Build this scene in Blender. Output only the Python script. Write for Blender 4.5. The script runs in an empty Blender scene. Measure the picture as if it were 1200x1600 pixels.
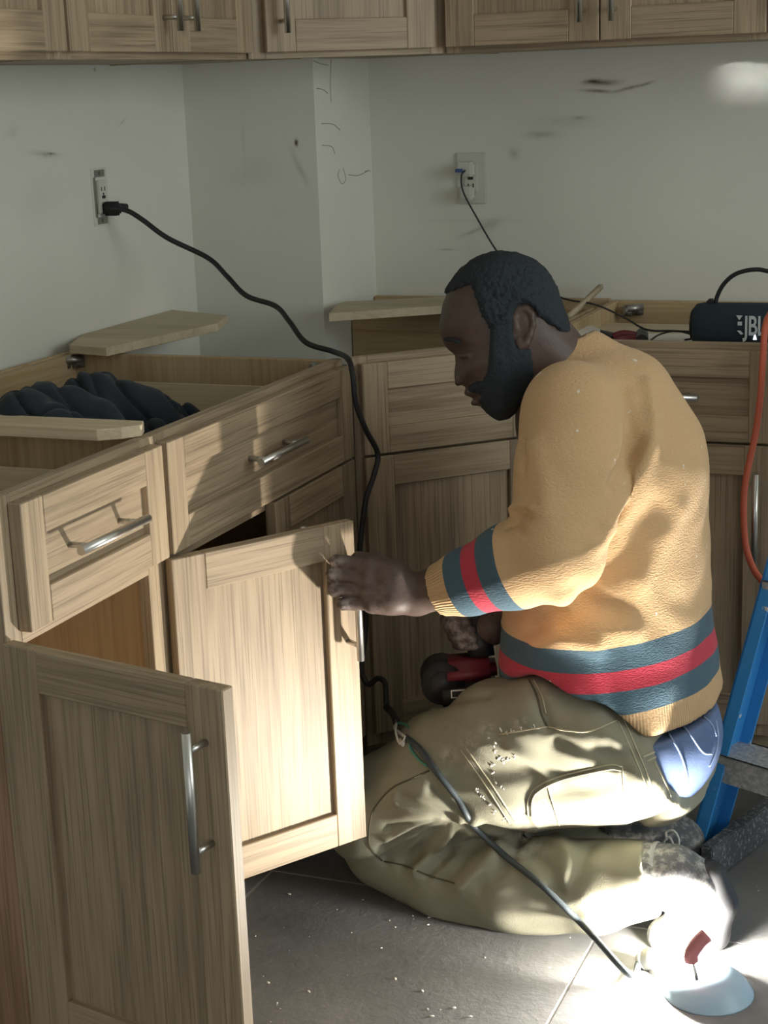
import bpy, bmesh, math, random
import numpy as np
from mathutils import Vector, Matrix
from mathutils.bvhtree import BVHTree
random.seed(7); rng = np.random.default_rng(7)
S = bpy.context.scene; COL = S.collection

# ------------------------------------------------------------------ camera
F_PX = 2601.9
CAM = np.array([1.8281, -3.6526, 1.3558])
_p, _r, _y = [math.radians(v) for v in (14.3516, -2.1372, 22.5314)]
FW = np.array([-math.sin(_y)*math.cos(_p), math.cos(_y)*math.cos(_p), -math.sin(_p)])
_a = np.array([math.cos(_y), math.sin(_y), 0.0]); _b = np.cross(_a, FW)
RT = _a*math.cos(_r) + _b*math.sin(_r); UP = -_a*math.sin(_r) + _b*math.cos(_r)
cd = bpy.data.cameras.new('camera'); cam = bpy.data.objects.new('camera', cd); COL.objects.link(cam)
cd.sensor_fit = 'VERTICAL'; cd.sensor_height = 36.0; cd.lens = 36.0*F_PX/1600.0
cd.clip_start = 0.05; cd.clip_end = 50
cam.matrix_world = Matrix(((RT[0], UP[0], -FW[0], CAM[0]), (RT[1], UP[1], -FW[1], CAM[1]),
                           (RT[2], UP[2], -FW[2], CAM[2]), (0, 0, 0, 1)))
S.camera = cam

# ------------------------------------------------------------------ world, lights, exposure
S.view_settings.view_transform = 'Standard'; S.view_settings.look = 'None'
S.view_settings.exposure = 0.0; S.view_settings.gamma = 1.0; S.view_settings.use_curve_mapping = False
w = bpy.data.worlds.new('world'); S.world = w; w.use_nodes = True
bg = w.node_tree.nodes['Background']; bg.inputs[0].default_value = (0.95, 0.97, 0.90, 1); bg.inputs[1].default_value = 0.38
def area(name, loc, target, sx, sy, power, col, spread=180):
    l = bpy.data.lights.new(name, 'AREA'); l.shape = 'RECTANGLE'; l.size = sx; l.size_y = sy; l.energy = power; l.color = col
    l.spread = math.radians(spread)
    o = bpy.data.objects.new(name, l); COL.objects.link(o); o.location = loc
    o.rotation_euler = (Vector(target)-Vector(loc)).to_track_quat('-Z', 'Y').to_euler(); return o
area('window_daylight', (4.2, -1.9, 1.65), (0.3, -0.9, 0.9), 1.6, 1.4, 38, (0.93, 1.0, 0.97))
area('rear_fill', (2.7, -5.0, 0.9), (1.0, -0.6, 0.5), 2.2, 1.5, 9, (0.95, 0.99, 1.0))  # unseen fill light behind the camera, added to lift the dark lower parts
area('sun_patch', (2.9, -2.4, 1.75), (1.305, 0.0, 1.43), 0.30, 0.22, 0.12, (1.0, 1.0, 0.96), 1.5)
LAMP = Vector((1.345, -1.356, 0.043))

# ------------------------------------------------------------------ helpers: pixels to points at a known depth or on a known plane
def ray(x, y): return FW + RT*(x-600)/F_PX - UP*(y-800)/F_PX
def at(x, y, z): return CAM + ray(x, y)*z
def plane(x, y, n, c):
    v = ray(x, y); n = np.array(n, float); return CAM + v*((c-n@CAM)/(n@v))
def onY(x, y, Y): return plane(x, y, (0, 1, 0), Y)
def onX(x, y, X): return plane(x, y, (1, 0, 0), X)
def onZ(x, y, Z): return plane(x, y, (0, 0, 1), Z)
def project(V):
    v = V-CAM; z = v@FW
    return np.stack([600+F_PX*(v@RT)/z, 800-F_PX*(v@UP)/z], -1)

# ------------------------------------------------------------------ materials
def mat(name, col, rough=0.6, metal=0.0, spec=0.4):
    m = bpy.data.materials.new(name); m.use_nodes = True
    b = m.node_tree.nodes['Principled BSDF']
    b.inputs['Base Color'].default_value = (*col, 1); b.inputs['Roughness'].default_value = rough
    b.inputs['Metallic'].default_value = metal; b.inputs['Specular IOR Level'].default_value = spec
    return m, m.node_tree, b
def N(t, typ, **kw):
    n = t.nodes.new(typ)
    for k, v in kw.items(): setattr(n, k, v)
    return n
def math_n(t, op, a, b=None, clamp=False):
    n = N(t, 'ShaderNodeMath', operation=op); n.use_clamp = clamp
    for i, v in enumerate((a, b)):
        if v is None: continue
        if isinstance(v, (int, float)): n.inputs[i].default_value = v
        else: t.links.new(v, n.inputs[i])
    return n.outputs[0]
def mix(t, fac, a, b, blend='MIX'):
    n = N(t, 'ShaderNodeMix', data_type='RGBA', blend_type=blend)
    for i, v in ((0, fac), (6, a), (7, b)):
        if isinstance(v, (int, float)): n.inputs[i].default_value = v
        elif isinstance(v, tuple): n.inputs[i].default_value = (*v, 1)
        else: t.links.new(v, n.inputs[i])
    return n.outputs[2]
def noise(t, vec, scale, detail=3, rough=0.5):
    n = N(t, 'ShaderNodeTexNoise'); n.inputs['Scale'].default_value = scale
    n.inputs['Detail'].default_value = detail; n.inputs['Roughness'].default_value = rough
    if vec is not None: t.links.new(vec, n.inputs['Vector'])
    return n.outputs[0]
def ramp(t, fac, stops):
    n = N(t, 'ShaderNodeValToRGB'); t.links.new(fac, n.inputs[0]); cr = n.color_ramp
    while len(cr.elements) < len(stops): cr.elements.new(0.5)
    for e, (p, c) in zip(cr.elements, stops):
        e.position = p; e.color = (*c, 1) if len(c) == 3 else c
    return n.outputs[0]
def bump(t, b, h, strength=0.3, dist=0.002):
    n = N(t, 'ShaderNodeBump'); n.inputs['Strength'].default_value = strength; n.inputs['Distance'].default_value = dist
    t.links.new(h, n.inputs['Height']); t.links.new(n.outputs[0], b.inputs['Normal'])
def objvec(t, scale):
    tc = N(t, 'ShaderNodeTexCoord'); oi = N(t, 'ShaderNodeObjectInfo')
    mp = N(t, 'ShaderNodeMapping'); mp.inputs['Scale'].default_value = scale
    off = N(t, 'ShaderNodeVectorMath', operation='MULTIPLY_ADD')
    cmb = N(t, 'ShaderNodeCombineXYZ')
    for i in range(3): t.links.new(oi.outputs['Random'], cmb.inputs[i])
    t.links.new(cmb.outputs[0], off.inputs[0]); off.inputs[1].default_value = (13.1, 7.7, 5.3)
    t.links.new(tc.outputs['Object'], off.inputs[2]); t.links.new(off.outputs[0], mp.inputs['Vector'])
    return mp.outputs[0], oi.outputs['Random']
def wood(name, base, dark, rough=0.5, fine=1.0):
    m, t, b = mat(name, base, rough)
    v, rnd = objvec(t, (1.6, 42, 42)); v2, _ = objvec(t, (0.9, 7, 7)); v3, _ = objvec(t, (4, 260, 260))
    n1 = noise(t, v, 2.2, 4, 0.6); n2 = noise(t, v2, 2.0, 2); n3 = noise(t, v3, 1.3, 2)
    f = math_n(t, 'ADD', math_n(t, 'MULTIPLY', n1, 0.55), math_n(t, 'MULTIPLY', n2, 0.45))
    c = ramp(t, f, [(0.36, dark), (0.52, base), (0.66, tuple(min(1, x*1.12) for x in base))])
    c = mix(t, math_n(t, 'MULTIPLY', ramp(t, n3, [(0.52, (0, 0, 0)), (0.66, (1, 1, 1))]), 0.55*fine), c, tuple(x*0.62 for x in dark))
    hv = N(t, 'ShaderNodeHueSaturation'); t.links.new(c, hv.inputs['Color'])
    t.links.new(math_n(t, 'ADD', math_n(t, 'MULTIPLY', rnd, 0.16), 0.92), hv.inputs['Value'])
    t.links.new(hv.outputs[0], b.inputs['Base Color']); bump(t, b, n1, 0.12, 0.001)
    return m
M = {}
M['oak'] = wood('oak', (0.37, 0.283, 0.188), (0.225, 0.168, 0.110))
M['oak_side'] = wood('oak_side_panel', (0.33, 0.205, 0.135), (0.23, 0.135, 0.085))
M['ply'] = wood('plywood_face', (0.52, 0.44, 0.31), (0.42, 0.34, 0.22), 0.6, 0.4)
M['plyin'] = wood('plywood_interior', (0.46, 0.345, 0.20), (0.36, 0.25, 0.13), 0.6, 0.3)
M['pine'] = wood('pine_board', (0.56, 0.47, 0.33), (0.45, 0.36, 0.23), 0.6, 0.5)
M['steel'] = mat('brushed_nickel', (0.62, 0.61, 0.58), 0.32, 1.0)[0]
M['zinc'] = mat('zinc_bracket', (0.35, 0.34, 0.32), 0.4, 0.9)[0]
M['dark_gap'] = mat('gap_shade', (0.035, 0.04, 0.045), 0.8)[0]
M['black_rubber'] = mat('black_rubber', (0.018, 0.019, 0.021), 0.5)[0]
M['white_plastic'] = mat('white_plastic', (0.56, 0.56, 0.50), 0.4)[0]
M['wire_white'] = mat('wire_white', (0.6, 0.58, 0.53), 0.5)[0]
M['wire_green'] = mat('wire_green', (0.05, 0.22, 0.17), 0.5)[0]
M['wire_red'] = mat('wire_red', (0.4, 0.03, 0.04), 0.5)[0]
M['blue_usb'] = mat('blue_usb', (0.05, 0.09, 0.25), 0.4)[0]
M['orange_cord'] = mat('orange_cord_rubber', (0.62, 0.14, 0.08), 0.5)[0]
M['red'] = mat('red_plastic', (0.15, 0.02, 0.03), 0.42)[0]
M['black_plastic'] = mat('black_plastic', (0.02, 0.02, 0.022), 0.45)[0]
M['grey_plastic'] = mat('grey_plastic', (0.12, 0.12, 0.12), 0.5)[0]
M['paper'] = mat('white_paper', (0.72, 0.71, 0.66), 0.7)[0]
M['letter'] = mat('pale_lettering', (0.62, 0.68, 0.7), 0.4)[0]

def stained_wall(name, axes, stains, base=(0.70, 0.70, 0.635)):
    m, t, b = mat(name, base, 0.72)
    g = N(t, 'ShaderNodeNewGeometry'); sp = N(t, 'ShaderNodeSeparateXYZ'); t.links.new(g.outputs['Position'], sp.inputs[0])
    U, V = sp.outputs[axes[0]], sp.outputs[axes[1]]
    nz = noise(t, g.outputs['Position'], 60, 4, 0.7); big = noise(t, g.outputs['Position'], 2.6, 4, 0.6); wob = noise(t, g.outputs['Position'], 14, 2)
    c = mix(t, ramp(t, big, [(0.35, (0, 0, 0)), (0.7, (1, 1, 1))]), tuple(x*0.93 for x in base), base)
    tot = None
    for (u0, v0, su, sv, ang, k) in stains:
        du = math_n(t, 'SUBTRACT', U, u0); dv = math_n(t, 'ADD', math_n(t, 'SUBTRACT', V, v0), math_n(t, 'MULTIPLY', math_n(t, 'SUBTRACT', wob, 0.5), sv*1.5))
        ca, sa = math.cos(ang), math.sin(ang)
        a = math_n(t, 'DIVIDE', math_n(t, 'ADD', math_n(t, 'MULTIPLY', du, ca), math_n(t, 'MULTIPLY', dv, sa)), su)
        q = math_n(t, 'DIVIDE', math_n(t, 'SUBTRACT', math_n(t, 'MULTIPLY', dv, ca), math_n(t, 'MULTIPLY', du, sa)), sv)
        r2 = math_n(t, 'ADD', math_n(t, 'MULTIPLY', a, a), math_n(t, 'MULTIPLY', q, q))
        e = math_n(t, 'MULTIPLY', math_n(t, 'POWER', 2.718, math_n(t, 'MULTIPLY', r2, -1.0)), k)
        tot = e if tot is None else math_n(t, 'ADD', tot, e)
    if tot is not None:
        f = math_n(t, 'MULTIPLY', tot, math_n(t, 'ADD', math_n(t, 'MULTIPLY', nz, 1.3), 0.25), True)
        c = mix(t, f, c, (0.10, 0.085, 0.065))
    t.links.new(c, b.inputs['Base Color']); bump(t, b, nz, 0.12, 0.002)
    return m
def st(px, py, sx, sy, ang, k, ax, c):
    P = onY(px, py, c) if ax == 'Y' else onX(px, py, c)
    sc = 1/ (760.0 if ax == 'Y' else 800.0)
    return (P[0] if ax == 'Y' else P[1], P[2], sx*sc, sy*sc, ang, k)
back_st = [st(942, 129, 26, 4.5, 0.0, .9, 'Y', 0), st(925, 127, 14, 3.5, 0.1, .7, 'Y', 0), st(935, 142, 26, 2.6, -.06, .8, 'Y', 0), st(985, 137, 24, 2.6, .20, .7, 'Y', 0), st(1012, 130, 12, 2, .3, .5, 'Y', 0),
           st(845, 210, 26, 6, 0, .38, 'Y', 0), st(905, 184, 12, 3, 0, .4, 'Y', 0), st(880, 190, 60, 10, 0, .15, 'Y', 0), st(803, 239, 9, 8, -.7, .35, 'Y', 0),
           st(738, 362, 22, 3, .35, .4, 'Y', 0), st(765, 352, 22, 9, .3, .28, 'Y', 0), st(698, 390, 14, 1.5, 0, .5, 'Y', 0), st(740, 345, 90, 3, 0, .10, 'Y', 0), st(575, 267, 7, 4, 0, 0.0, 'Y', 0)]
left_st = [st(72, 241, 36, 4, -.1, .4, 'X', 0), st(80, 240, 12, 1.5, -.1, .6, 'X', 0), st(192, 190, 14, 1.5, .5, .3, 'X', 0), st(20, 205, 14, 10, 0, .15, 'X', 0), st(60, 320, 60, 30, 0, .08, 'X', 0), st(148, 108, 3, 3, 0, .7, 'X', 0)]
M['wall_back'] = stained_wall('wall_back_paint', ('X', 'Z'), back_st)
M['wall_left'] = stained_wall('wall_left_paint', ('Y', 'Z'), left_st)
XC, YC = 0.3147, -0.3083
col_st = [st(463, 224, 3, 5, 0, 1.3, 'Y', YC), st(468, 265, 5, 34, .45, .28, 'Y', YC), st(380, 215, 3, 40, 0, .12, 'Y', YC), st(395, 270, 50, 20, .2, .1, 'Y', YC)]
M['wall_col'] = stained_wall('wall_column_paint', ('X', 'Z'), col_st)
M['ceil'] = mat('ceiling_paint', (0.7, 0.7, 0.66), 0.8)[0]

# ------------------------------------------------------------------ mesh helpers
def tag(o, label=None, cat=None, group=None, kind=None):
    for k, v in (('label', label), ('category', cat), ('group', group), ('kind', kind)):
        if v: o[k] = v
    return o
def link(name, me, parent=None, m=None):
    o = bpy.data.objects.new(name, me); COL.objects.link(o)
    if m is not None:
        for x in (m if isinstance(m, (list, tuple)) else [m]): me.materials.append(x)
    if parent is not None: o.parent = parent
    return o
def empty(name, loc=(0, 0, 0), rz=0.0, parent=None):
    o = bpy.data.objects.new(name, None); COL.objects.link(o); o.location = loc; o.rotation_euler = (0, 0, rz)
    o.empty_display_size = 0.05
    if parent: o.parent = parent
    return o
AX = {'x': Matrix(((1, 0, 0), (0, 1, 0), (0, 0, 1))), 'y': Matrix(((0, -1, 0), (1, 0, 0), (0, 0, 1))), 'z': Matrix(((0, 0, 1), (0, 1, 0), (-1, 0, 0)))}
def bx_mesh(sx, sy, sz, bev):
    bm = bmesh.new(); bmesh.ops.create_cube(bm, size=1)
    for v in bm.verts: v.co = Vector((v.co.x*sx, v.co.y*sy, v.co.z*sz))
    if bev: bmesh.ops.bevel(bm, geom=bm.edges[:], offset=bev, segments=1, affect='EDGES')
    me = bpy.data.meshes.new('piece'); bm.to_mesh(me); bm.free(); return me
def board(name, parent, lo, hi, m, grain='x', bev=0.0012, label=None):
    """a board between two corners in the parent's frame; its own local x runs with the grain"""
    lo, hi = Vector(lo), Vector(hi); c = (lo+hi)/2; d = hi-lo; R = AX[grain]
    L = {'x': (d.x, d.y, d.z), 'y': (d.y, d.x, d.z), 'z': (d.z, d.y, d.x)}[grain]
    b = min(bev, min(L)*0.3) if bev else 0
    o = link(name, bx_mesh(*L, b), parent, m); o.matrix_basis = Matrix.Translation(c) @ R.to_4x4()
    if label: o['label'] = label
    return o
def bm_obj(name, bm, m, parent=None, smooth=True):
    me = bpy.data.meshes.new(name); bm.to_mesh(me); bm.free()
    if smooth:
        for p in me.polygons: p.use_smooth = True
    return link(name, me, parent, m)
def add_cyl(bm, a, b, ra, rb=None, n=14, caps=True):
    a, b = Vector(a), Vector(b); rb = ra if rb is None else rb
    q = (b-a).to_track_quat('Z', 'Y'); A, B = [], []
    for i in range(n):
        t = 2*math.pi*i/n; d = q @ Vector((math.cos(t), math.sin(t), 0))
        A.append(bm.verts.new(a+d*ra)); B.append(bm.verts.new(b+d*rb))
    for i in range(n):
        bm.faces.new((A[i], A[(i+1) % n], B[(i+1) % n], B[i]))
    if caps: bm.faces.new(A[::-1]); bm.faces.new(B)
def add_box(bm, lo, hi, mtx=None, bev=0.0):
    r = bmesh.ops.create_cube(bm, size=1); lo, hi = Vector(lo), Vector(hi)
    for v in r['verts']:
        v.co = Vector(((lo.x+hi.x)/2+v.co.x*(hi.x-lo.x), (lo.y+hi.y)/2+v.co.y*(hi.y-lo.y), (lo.z+hi.z)/2+v.co.z*(hi.z-lo.z)))
    vs = r['verts']
    if bev:
        es = list({e for v in vs for e in v.link_edges})
        rb = bmesh.ops.bevel(bm, geom=es, offset=bev, segments=2, affect='EDGES'); vs = list({v for f in rb['faces'] for v in f.verts} | {v for v in vs if v.is_valid})
    if mtx is not None:
        for v in vs: v.co = mtx @ v.co
def spline(pts, n=8):
    P = [np.array(p, float) for p in pts]; P = [2*P[0]-P[1]]+P+[2*P[-1]-P[-2]]; out = []
    for i in range(1, len(P)-2):
        for k in range(n):
            t = k/n; a, b, c, d = P[i-1:i+3]
            out.append(0.5*((2*b)+(-a+c)*t+(2*a-5*b+4*c-d)*t*t+(-a+3*b-3*c+d)*t**3))
    out.append(P[-2]); return out
def tube(name, pts, r, m, parent=None, n=8, sub=8, smooth_path=True):
    path = [Vector(p) for p in (spline(pts, sub) if smooth_path else pts)]
    bm = bmesh.new(); rings = []; nrm = None
    rr = r if hasattr(r, '__len__') else None
    for i, p in enumerate(path):
        d = (path[min(i+1, len(path)-1)]-path[max(i-1, 0)]).normalized()
        if nrm is None: nrm = d.orthogonal().normalized()
        nrm = (nrm-d*nrm.dot(d)).normalized(); bi = d.cross(nrm)
        R = r if rr is None else rr[0]+(rr[1]-rr[0])*i/(len(path)-1)
        rings.append([bm.verts.new(p+(nrm*math.cos(2*math.pi*k/n)+bi*math.sin(2*math.pi*k/n))*R) for k in range(n)])
    for A, B in zip(rings, rings[1:]):
        for k in range(n): bm.faces.new((A[k], A[(k+1) % n], B[(k+1) % n], B[k]))
    bm.faces.new(rings[0][::-1]); bm.faces.new(rings[-1])
    return bm_obj(name, bm, m, parent)

# ------------------------------------------------------------------ the room
def slab(name, lo, hi, m, kind='structure'):
    bm = bmesh.new(); add_box(bm, lo, hi); o = bm_obj(name, bm, m, None, False); o['kind'] = kind; return o
grout = mat('pale_grout', (0.48, 0.48, 0.46), 0.8)[0]
fl = slab('floor', (-0.1, -5.2, -0.06), (4.4, 0.1, -0.0010), grout)
tm, t, b = mat('dark_slate_tile', (0.09, 0.09, 0.092), 0.42)
g = N(t, 'ShaderNodeNewGeometry'); n1 = noise(t, g.outputs['Position'], 7, 5, 0.65); n2 = noise(t, g.outputs['Position'], 55, 5, 0.7)
c = ramp(t, n1, [(0.3, (0.140, 0.141, 0.144)), (0.7, (0.20, 0.20, 0.20))])
c = mix(t, math_n(t, 'MULTIPLY', ramp(t, n2, [(0.56, (0, 0, 0)), (0.72, (1, 1, 1))]), 0.5), c, (0.22, 0.21, 0.20))
t.links.new(c, b.inputs['Base Color']); bump(t, b, n2, 0.35, 0.004)
t.links.new(math_n(t, 'ADD', math_n(t, 'MULTIPLY', n2, 0.3), 0.22), b.inputs['Roughness'])
TS = 0.61; tile_me = bx_mesh(TS-0.004, TS-0.004, 0.012, 0.0008); tile_me.materials.append(tm)
for i in range(7):
    for j in range(8):
        o = bpy.data.objects.new('tile', tile_me); COL.objects.link(o); o.parent = fl
        o.location = (0.572-TS+TS*(i+0.5)+0.0, -1.211+TS*2-TS*(j+0.5), -0.006)
# cut the outer tiles where they would pass the walls: only rows inside the room are kept
for o in [o for o in COL.objects if o.name.startswith('tile')]:
    x, y = o.location.x, o.location.y
    if y+TS/2 > 0.02 or x+TS/2 > 4.4 or y-TS/2 < -5.2: bpy.data.objects.remove(o)
slab('ceiling', (-0.1, -5.2, 2.44), (4.4, 0.1, 2.5), M['ceil'])
slab('wall_left', (-0.1, -5.2, -0.06), (0.0, 0.1, 2.5), M['wall_left'])
slab('wall_back', (-0.1, 0.0, -0.06), (4.4, 0.1, 2.5), M['wall_back'])
slab('wall_corner', (0.0, YC, 0.0), (XC, 0.0, 2.44), M['wall_col'])
# faint pencil marks on the side of the boxed-out corner
pm = mat('pencil', (0.28, 0.27, 0.25), 0.8)[0]
wc = bpy.data.objects['wall_corner']
for pts in ([(490, 95), (503, 100), (513, 102)], [(517, 92), (516, 130), (517, 160)], [(495, 138), (505, 140), (512, 146)], [(502, 193), (520, 194), (531, 203)], [(503, 227), (518, 229), (523, 240)],
            [(530, 265), (528, 275), (534, 287), (540, 280), (536, 263)], [(545, 273), (560, 274), (575, 267)], [(570, 268), (577, 266), (578, 268)]):
    tube('pencil_mark', [onX(x, y, XC+0.0002) for x, y in pts], 0.0009, pm, wc, 5, 4)

# ------------------------------------------------------------------ cabinets
OAK = M['oak']
def pull(parent, p, vertical=True, L=0.176, label=None):
    """bar pull: bar with two posts, front of the door at local y = -0.02"""
    bm = bmesh.new(); d = Vector((0, 0, 1)) if vertical else Vector((1, 0, 0)); p = Vector(p); o = Vector((0, -0.033, 0))
    add_cyl(bm, p+o-d*L/2, p+o+d*L/2, 0.0062, n=16)
    for s in (-1, 1): add_cyl(bm, p+d*s*0.064, p+o+d*s*0.064, 0.0045, n=10)
    h = bm_obj('handle', bm, M['steel'], parent)
    for f in h.data.polygons: f.use_smooth = len(f.vertices) == 4
    return h
def shaker(name, parent, w, h, loc, rz=0.0, rail=0.057, x0=0.0, pull_at=None, vertical=True, grain='z'):
    """shaker front; origin at the hinge edge bottom, face toward -y; the object itself is the recessed panel"""
    p = board(name, parent, (0, 0, 0), (1, 1, 1), OAK, grain)
    me = p.data
    me2 = bx_mesh(*((h-2*rail+0.012, 0.008, w-2*rail+0.012) if grain == 'z' else (w-2*rail+0.012, 0.008, h-2*rail+0.012)), 0)
    me2.materials.append(OAK); p.data = me2; bpy.data.meshes.remove(me)
    root = Matrix.Translation(Vector(loc)) @ Matrix.Rotation(rz, 4, 'Z')
    off = Matrix.Translation((x0+w/2, -0.006, h/2)) @ AX[grain].to_4x4()
    p.matrix_basis = root @ off
    inv = off.inverted()
    def piece(nm, lo, hi, gr):
        q = board(nm, p, lo, hi, OAK, gr, 0.0015); q.matrix_basis = inv @ q.matrix_basis
    for a in (0, w-rail): piece('stile', (x0+a, -0.02, 0), (x0+a+rail, 0, h), 'z')
    for a in (0, h-rail): piece('rail', (x0+rail, -0.02, a), (x0+w-rail, 0, a+rail), 'x')
    if pull_at is not None:
        y = -0.02 if vertical else -0.010
        hd = pull(p, (x0+pull_at[0], y, pull_at[1]), vertical)
        hd.matrix_basis = inv @ hd.matrix_basis
    return p
H = 0.876
def base_carcass(name, loc, rz, w, label, group=None, d=0.59, left_m=None, toe=True):
    r = empty(name, loc, rz); tag(r, label, 'cabinet', group)
    PI_ = M['plyin']
    board('side_panel', r, (0, 0.019, 0.0 if left_m else 0.10), (0.016, d, H-0.002), left_m or PI_, 'z')
    board('side_panel', r, (w-0.016, 0.019, 0.10), (w, d, H-0.002), PI_, 'z')
    board('back_panel', r, (0.016, d-0.012, 0.10), (w-0.016, d, H-0.002), PI_, 'z')
    board('bottom_panel', r, (0.016, 0.019, 0.115), (w-0.016, d-0.012, 0.13), PI_, 'x')
    board('frame_stile', r, (0, 0, 0.115), (0.036, 0.019, H), OAK, 'z'); board('frame_stile', r, (w-0.036, 0, 0.115), (w, 0.019, H), OAK, 'z')
    board('frame_rail', r, (0.036, 0, H-0.036), (w-0.036, 0.019, H), OAK, 'x')
    board('frame_rail', r, (0.036, 0, 0.675), (w-0.036, 0.019, 0.705), OAK, 'x')
    board('frame_rail', r, (0.036, 0, 0.115), (w-0.036, 0.019, 0.15), OAK, 'x')
    board('back_rail', r, (0.016, d-0.03, H-0.07), (w-0.016, d-0.012, H-0.004), PI_, 'x')
    board('toe_kick', r, (0.0, 0.075, 0.0), (w, 0.09, 0.115), OAK, 'x')
    return r
def drawer(r, w, x0, fw, open_=0.0, tilt=0.0):
    z0, z1 = 0.695, 0.865
    f = shaker('drawer', r, fw, z1-z0, (x0, -open_, z0), tilt, 0.05, 0, (fw/2, (z1-z0)/2), False, 'x')
    inv = f.matrix_basis.inverted()
    for nm, lo, hi, gr in (('drawer_side', (0.045, 0.002, 0.03), (0.057, 0.50, 0.135), 'y'), ('drawer_side', (fw-0.057, 0.002, 0.03), (fw-0.045, 0.50, 0.135), 'y'),
                           ('drawer_back', (0.057, 0.488, 0.03), (fw-0.057, 0.50, 0.135), 'x'), ('drawer_bottom', (0.057, 0.002, 0.038), (fw-0.057, 0.488, 0.045), 'x')):
        q = board(nm, f, lo, hi, M['ply'], gr, 0); q.matrix_basis = inv @ Matrix.Translation((x0, -open_, z0)) @ q.matrix_basis
    return f
def corner_bracket(r, p, d1, d2):
    """pressed steel corner brace with slots"""
    bm = bmesh.new(); p = Vector(p); a = Vector(d1).normalized(); b_ = Vector(d2).normalized()
    q = (a+b_).normalized()
    for s, e in ((p+a*0.0, p+a*0.028), (p+b_*0.0, p+b_*0.028)):
        add_cyl(bm, s, e, 0.006, n=8)
    add_cyl(bm, p+a*0.028, p+b_*0.028, 0.009, n=8)
    for q_ in (p+a*0.02, p+b_*0.02): add_cyl(bm, q_+Vector((0, 0, 0.004)), q_+Vector((0, 0, -0.016)), 0.012, n=10)
    return bm_obj('corner_bracket', bm, M['zinc'], r)

YB = -1.588; Y0 = -1.985; YE = -0.890; XF = 0.611
# near left cabinet: fronts face +X
near = base_carcass('base_cabinet', (XF, Y0, 0), math.pi/2, YB-Y0, 'narrow oak base cabinet nearest the camera, its door swung wide open under a sunlit drawer', 'oak base cabinets', left_m=M['oak_side'])
wn = YB-Y0
drawer(near, wn, 0.030, wn-0.036)
shaker('door', near, wn-0.040, 0.545, (0.014, -0.002, 0.145), -math.radians(101.5), 0.057, 0, (wn-0.040-0.030, 0.545-0.045-0.088))
# far left cabinet with a pair of doors
far = base_carcass('base_cabinet', (XF, YB, 0), math.pi/2, YE-YB, 'wide oak base cabinet on the left with one door being held open by the man', 'oak base cabinets')
wf = YE-YB; dw = wf/2-0.010
drawer(far, wf, 0.008, wf-0.016)
shaker('door', far, dw-0.010, 0.545, (0.008, -0.002, 0.145), -math.radians(32.0), 0.057, 0, (dw-0.030, 0.545-0.045-0.088))
shaker('door', far, dw, 0.545, (wf-0.008-dw, 0, 0.145), 0, 0.057, 0, (0.030, 0.545-0.045-0.088))
corner_bracket(far, (wf-0.02, 0.57, H-0.012), (-1, 0, 0), (0, -1, 0)); corner_bracket(far, (wf-0.02, 0.022, H-0.012), (-1, 0, 0), (0, 1, 0))
# diagonal corner cabinet
dg = empty('corner_base_cabinet', (XF+0.015, YE+0.007, 0), math.pi/4); wd = 0.374
tag(dg, 'diagonal oak corner base cabinet in the shade behind the man', 'cabinet', 'oak base cabinets')
board('frame_stile', dg, (0.0, 0.0, 0.115), (0.030, 0.019, H), OAK, 'z'); board('frame_stile', dg, (wd-0.03, 0, 0.115), (wd, 0.019, H), OAK, 'z')
board('frame_rail', dg, (0.03, 0, H-0.03), (wd-0.03, 0.019, H), OAK, 'x'); board('frame_rail', dg, (0.03, 0, 0.675), (wd-0.03, 0.019, 0.705), OAK, 'x')
board('frame_rail', dg, (0.03, 0, 0.115), (wd-0.03, 0.019, 0.15), OAK, 'x'); board('toe_kick', dg, (0.02, 0.06, 0), (wd-0.02, 0.075, 0.115), OAK, 'x')
shaker('drawer', dg, wd-0.018, 0.17, (0.012, 0, 0.695), 0, 0.05, 0, None, False, 'x')
shaker('door', dg, wd-0.018, 0.545, (0.012, 0, 0.145), 0, 0.057, 0)
inv = Matrix.Rotation(-math.pi/4, 4, 'Z') @ Matrix.Translation(-Vector(dg.location))
def wboard(nm, lo, hi, m, gr):
    q = board(nm, dg, lo, hi, m, gr); q.matrix_basis = inv @ q.matrix_basis; return q
wboard('back_panel', (XC+0.003, -0.162, 0.10), (0.886, -0.15, H-0.002), M['plyin'], 'x')
wboard('bottom_panel', (XC+0.003, -0.60, 0.115), (0.886, -0.165, 0.13), M['plyin'], 'x')
wboard('side_panel', (0.876, -0.58, 0.10), (0.886, -0.165, H-0.002), M['plyin'], 'z')
wboard('wall_cleat', (XC+0.003, -0.022, H-0.065), (0.886, -0.004, H), M['plyin'], 'x')
# back wall cabinet
bw = 1.362-YE*0-0.892
bk = base_carcass('base_cabinet', (0.892, -0.611, 0), 0, bw, 'oak base cabinet on the back wall carrying the speaker, partly hidden by the sweater', 'oak base cabinets', d=0.60)
drawer(bk, bw, 0.008, bw-0.016)
shaker('door', bk, bw-0.016, 0.545, (0.008, 0, 0.145), 0, 0.057, 0, (bw-0.016-0.030, 0.545-0.045-0.088))
corner_bracket(bk, (0.045, 0.565, H-0.014), (1, 0, 0), (0, -1, 0))
board('stretcher', bk, (0.016, 0.05, H-0.05), (bw-0.016, 0.48, H-0.037), M['ply'], 'x')
# dark-coloured strip standing in for shade in the gap beside the diagonal cabinet
bm = bmesh.new(); add_box(bm, (0.585, YE+0.0005, 0.0), (0.612, YE+0.016, 0.862)); tag(bm_obj('gap_shade_strip', bm, M['dark_gap'], None, False), 'dark strip standing in for the shade in the gap between left and corner cabinets', 'gap shade')

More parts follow.
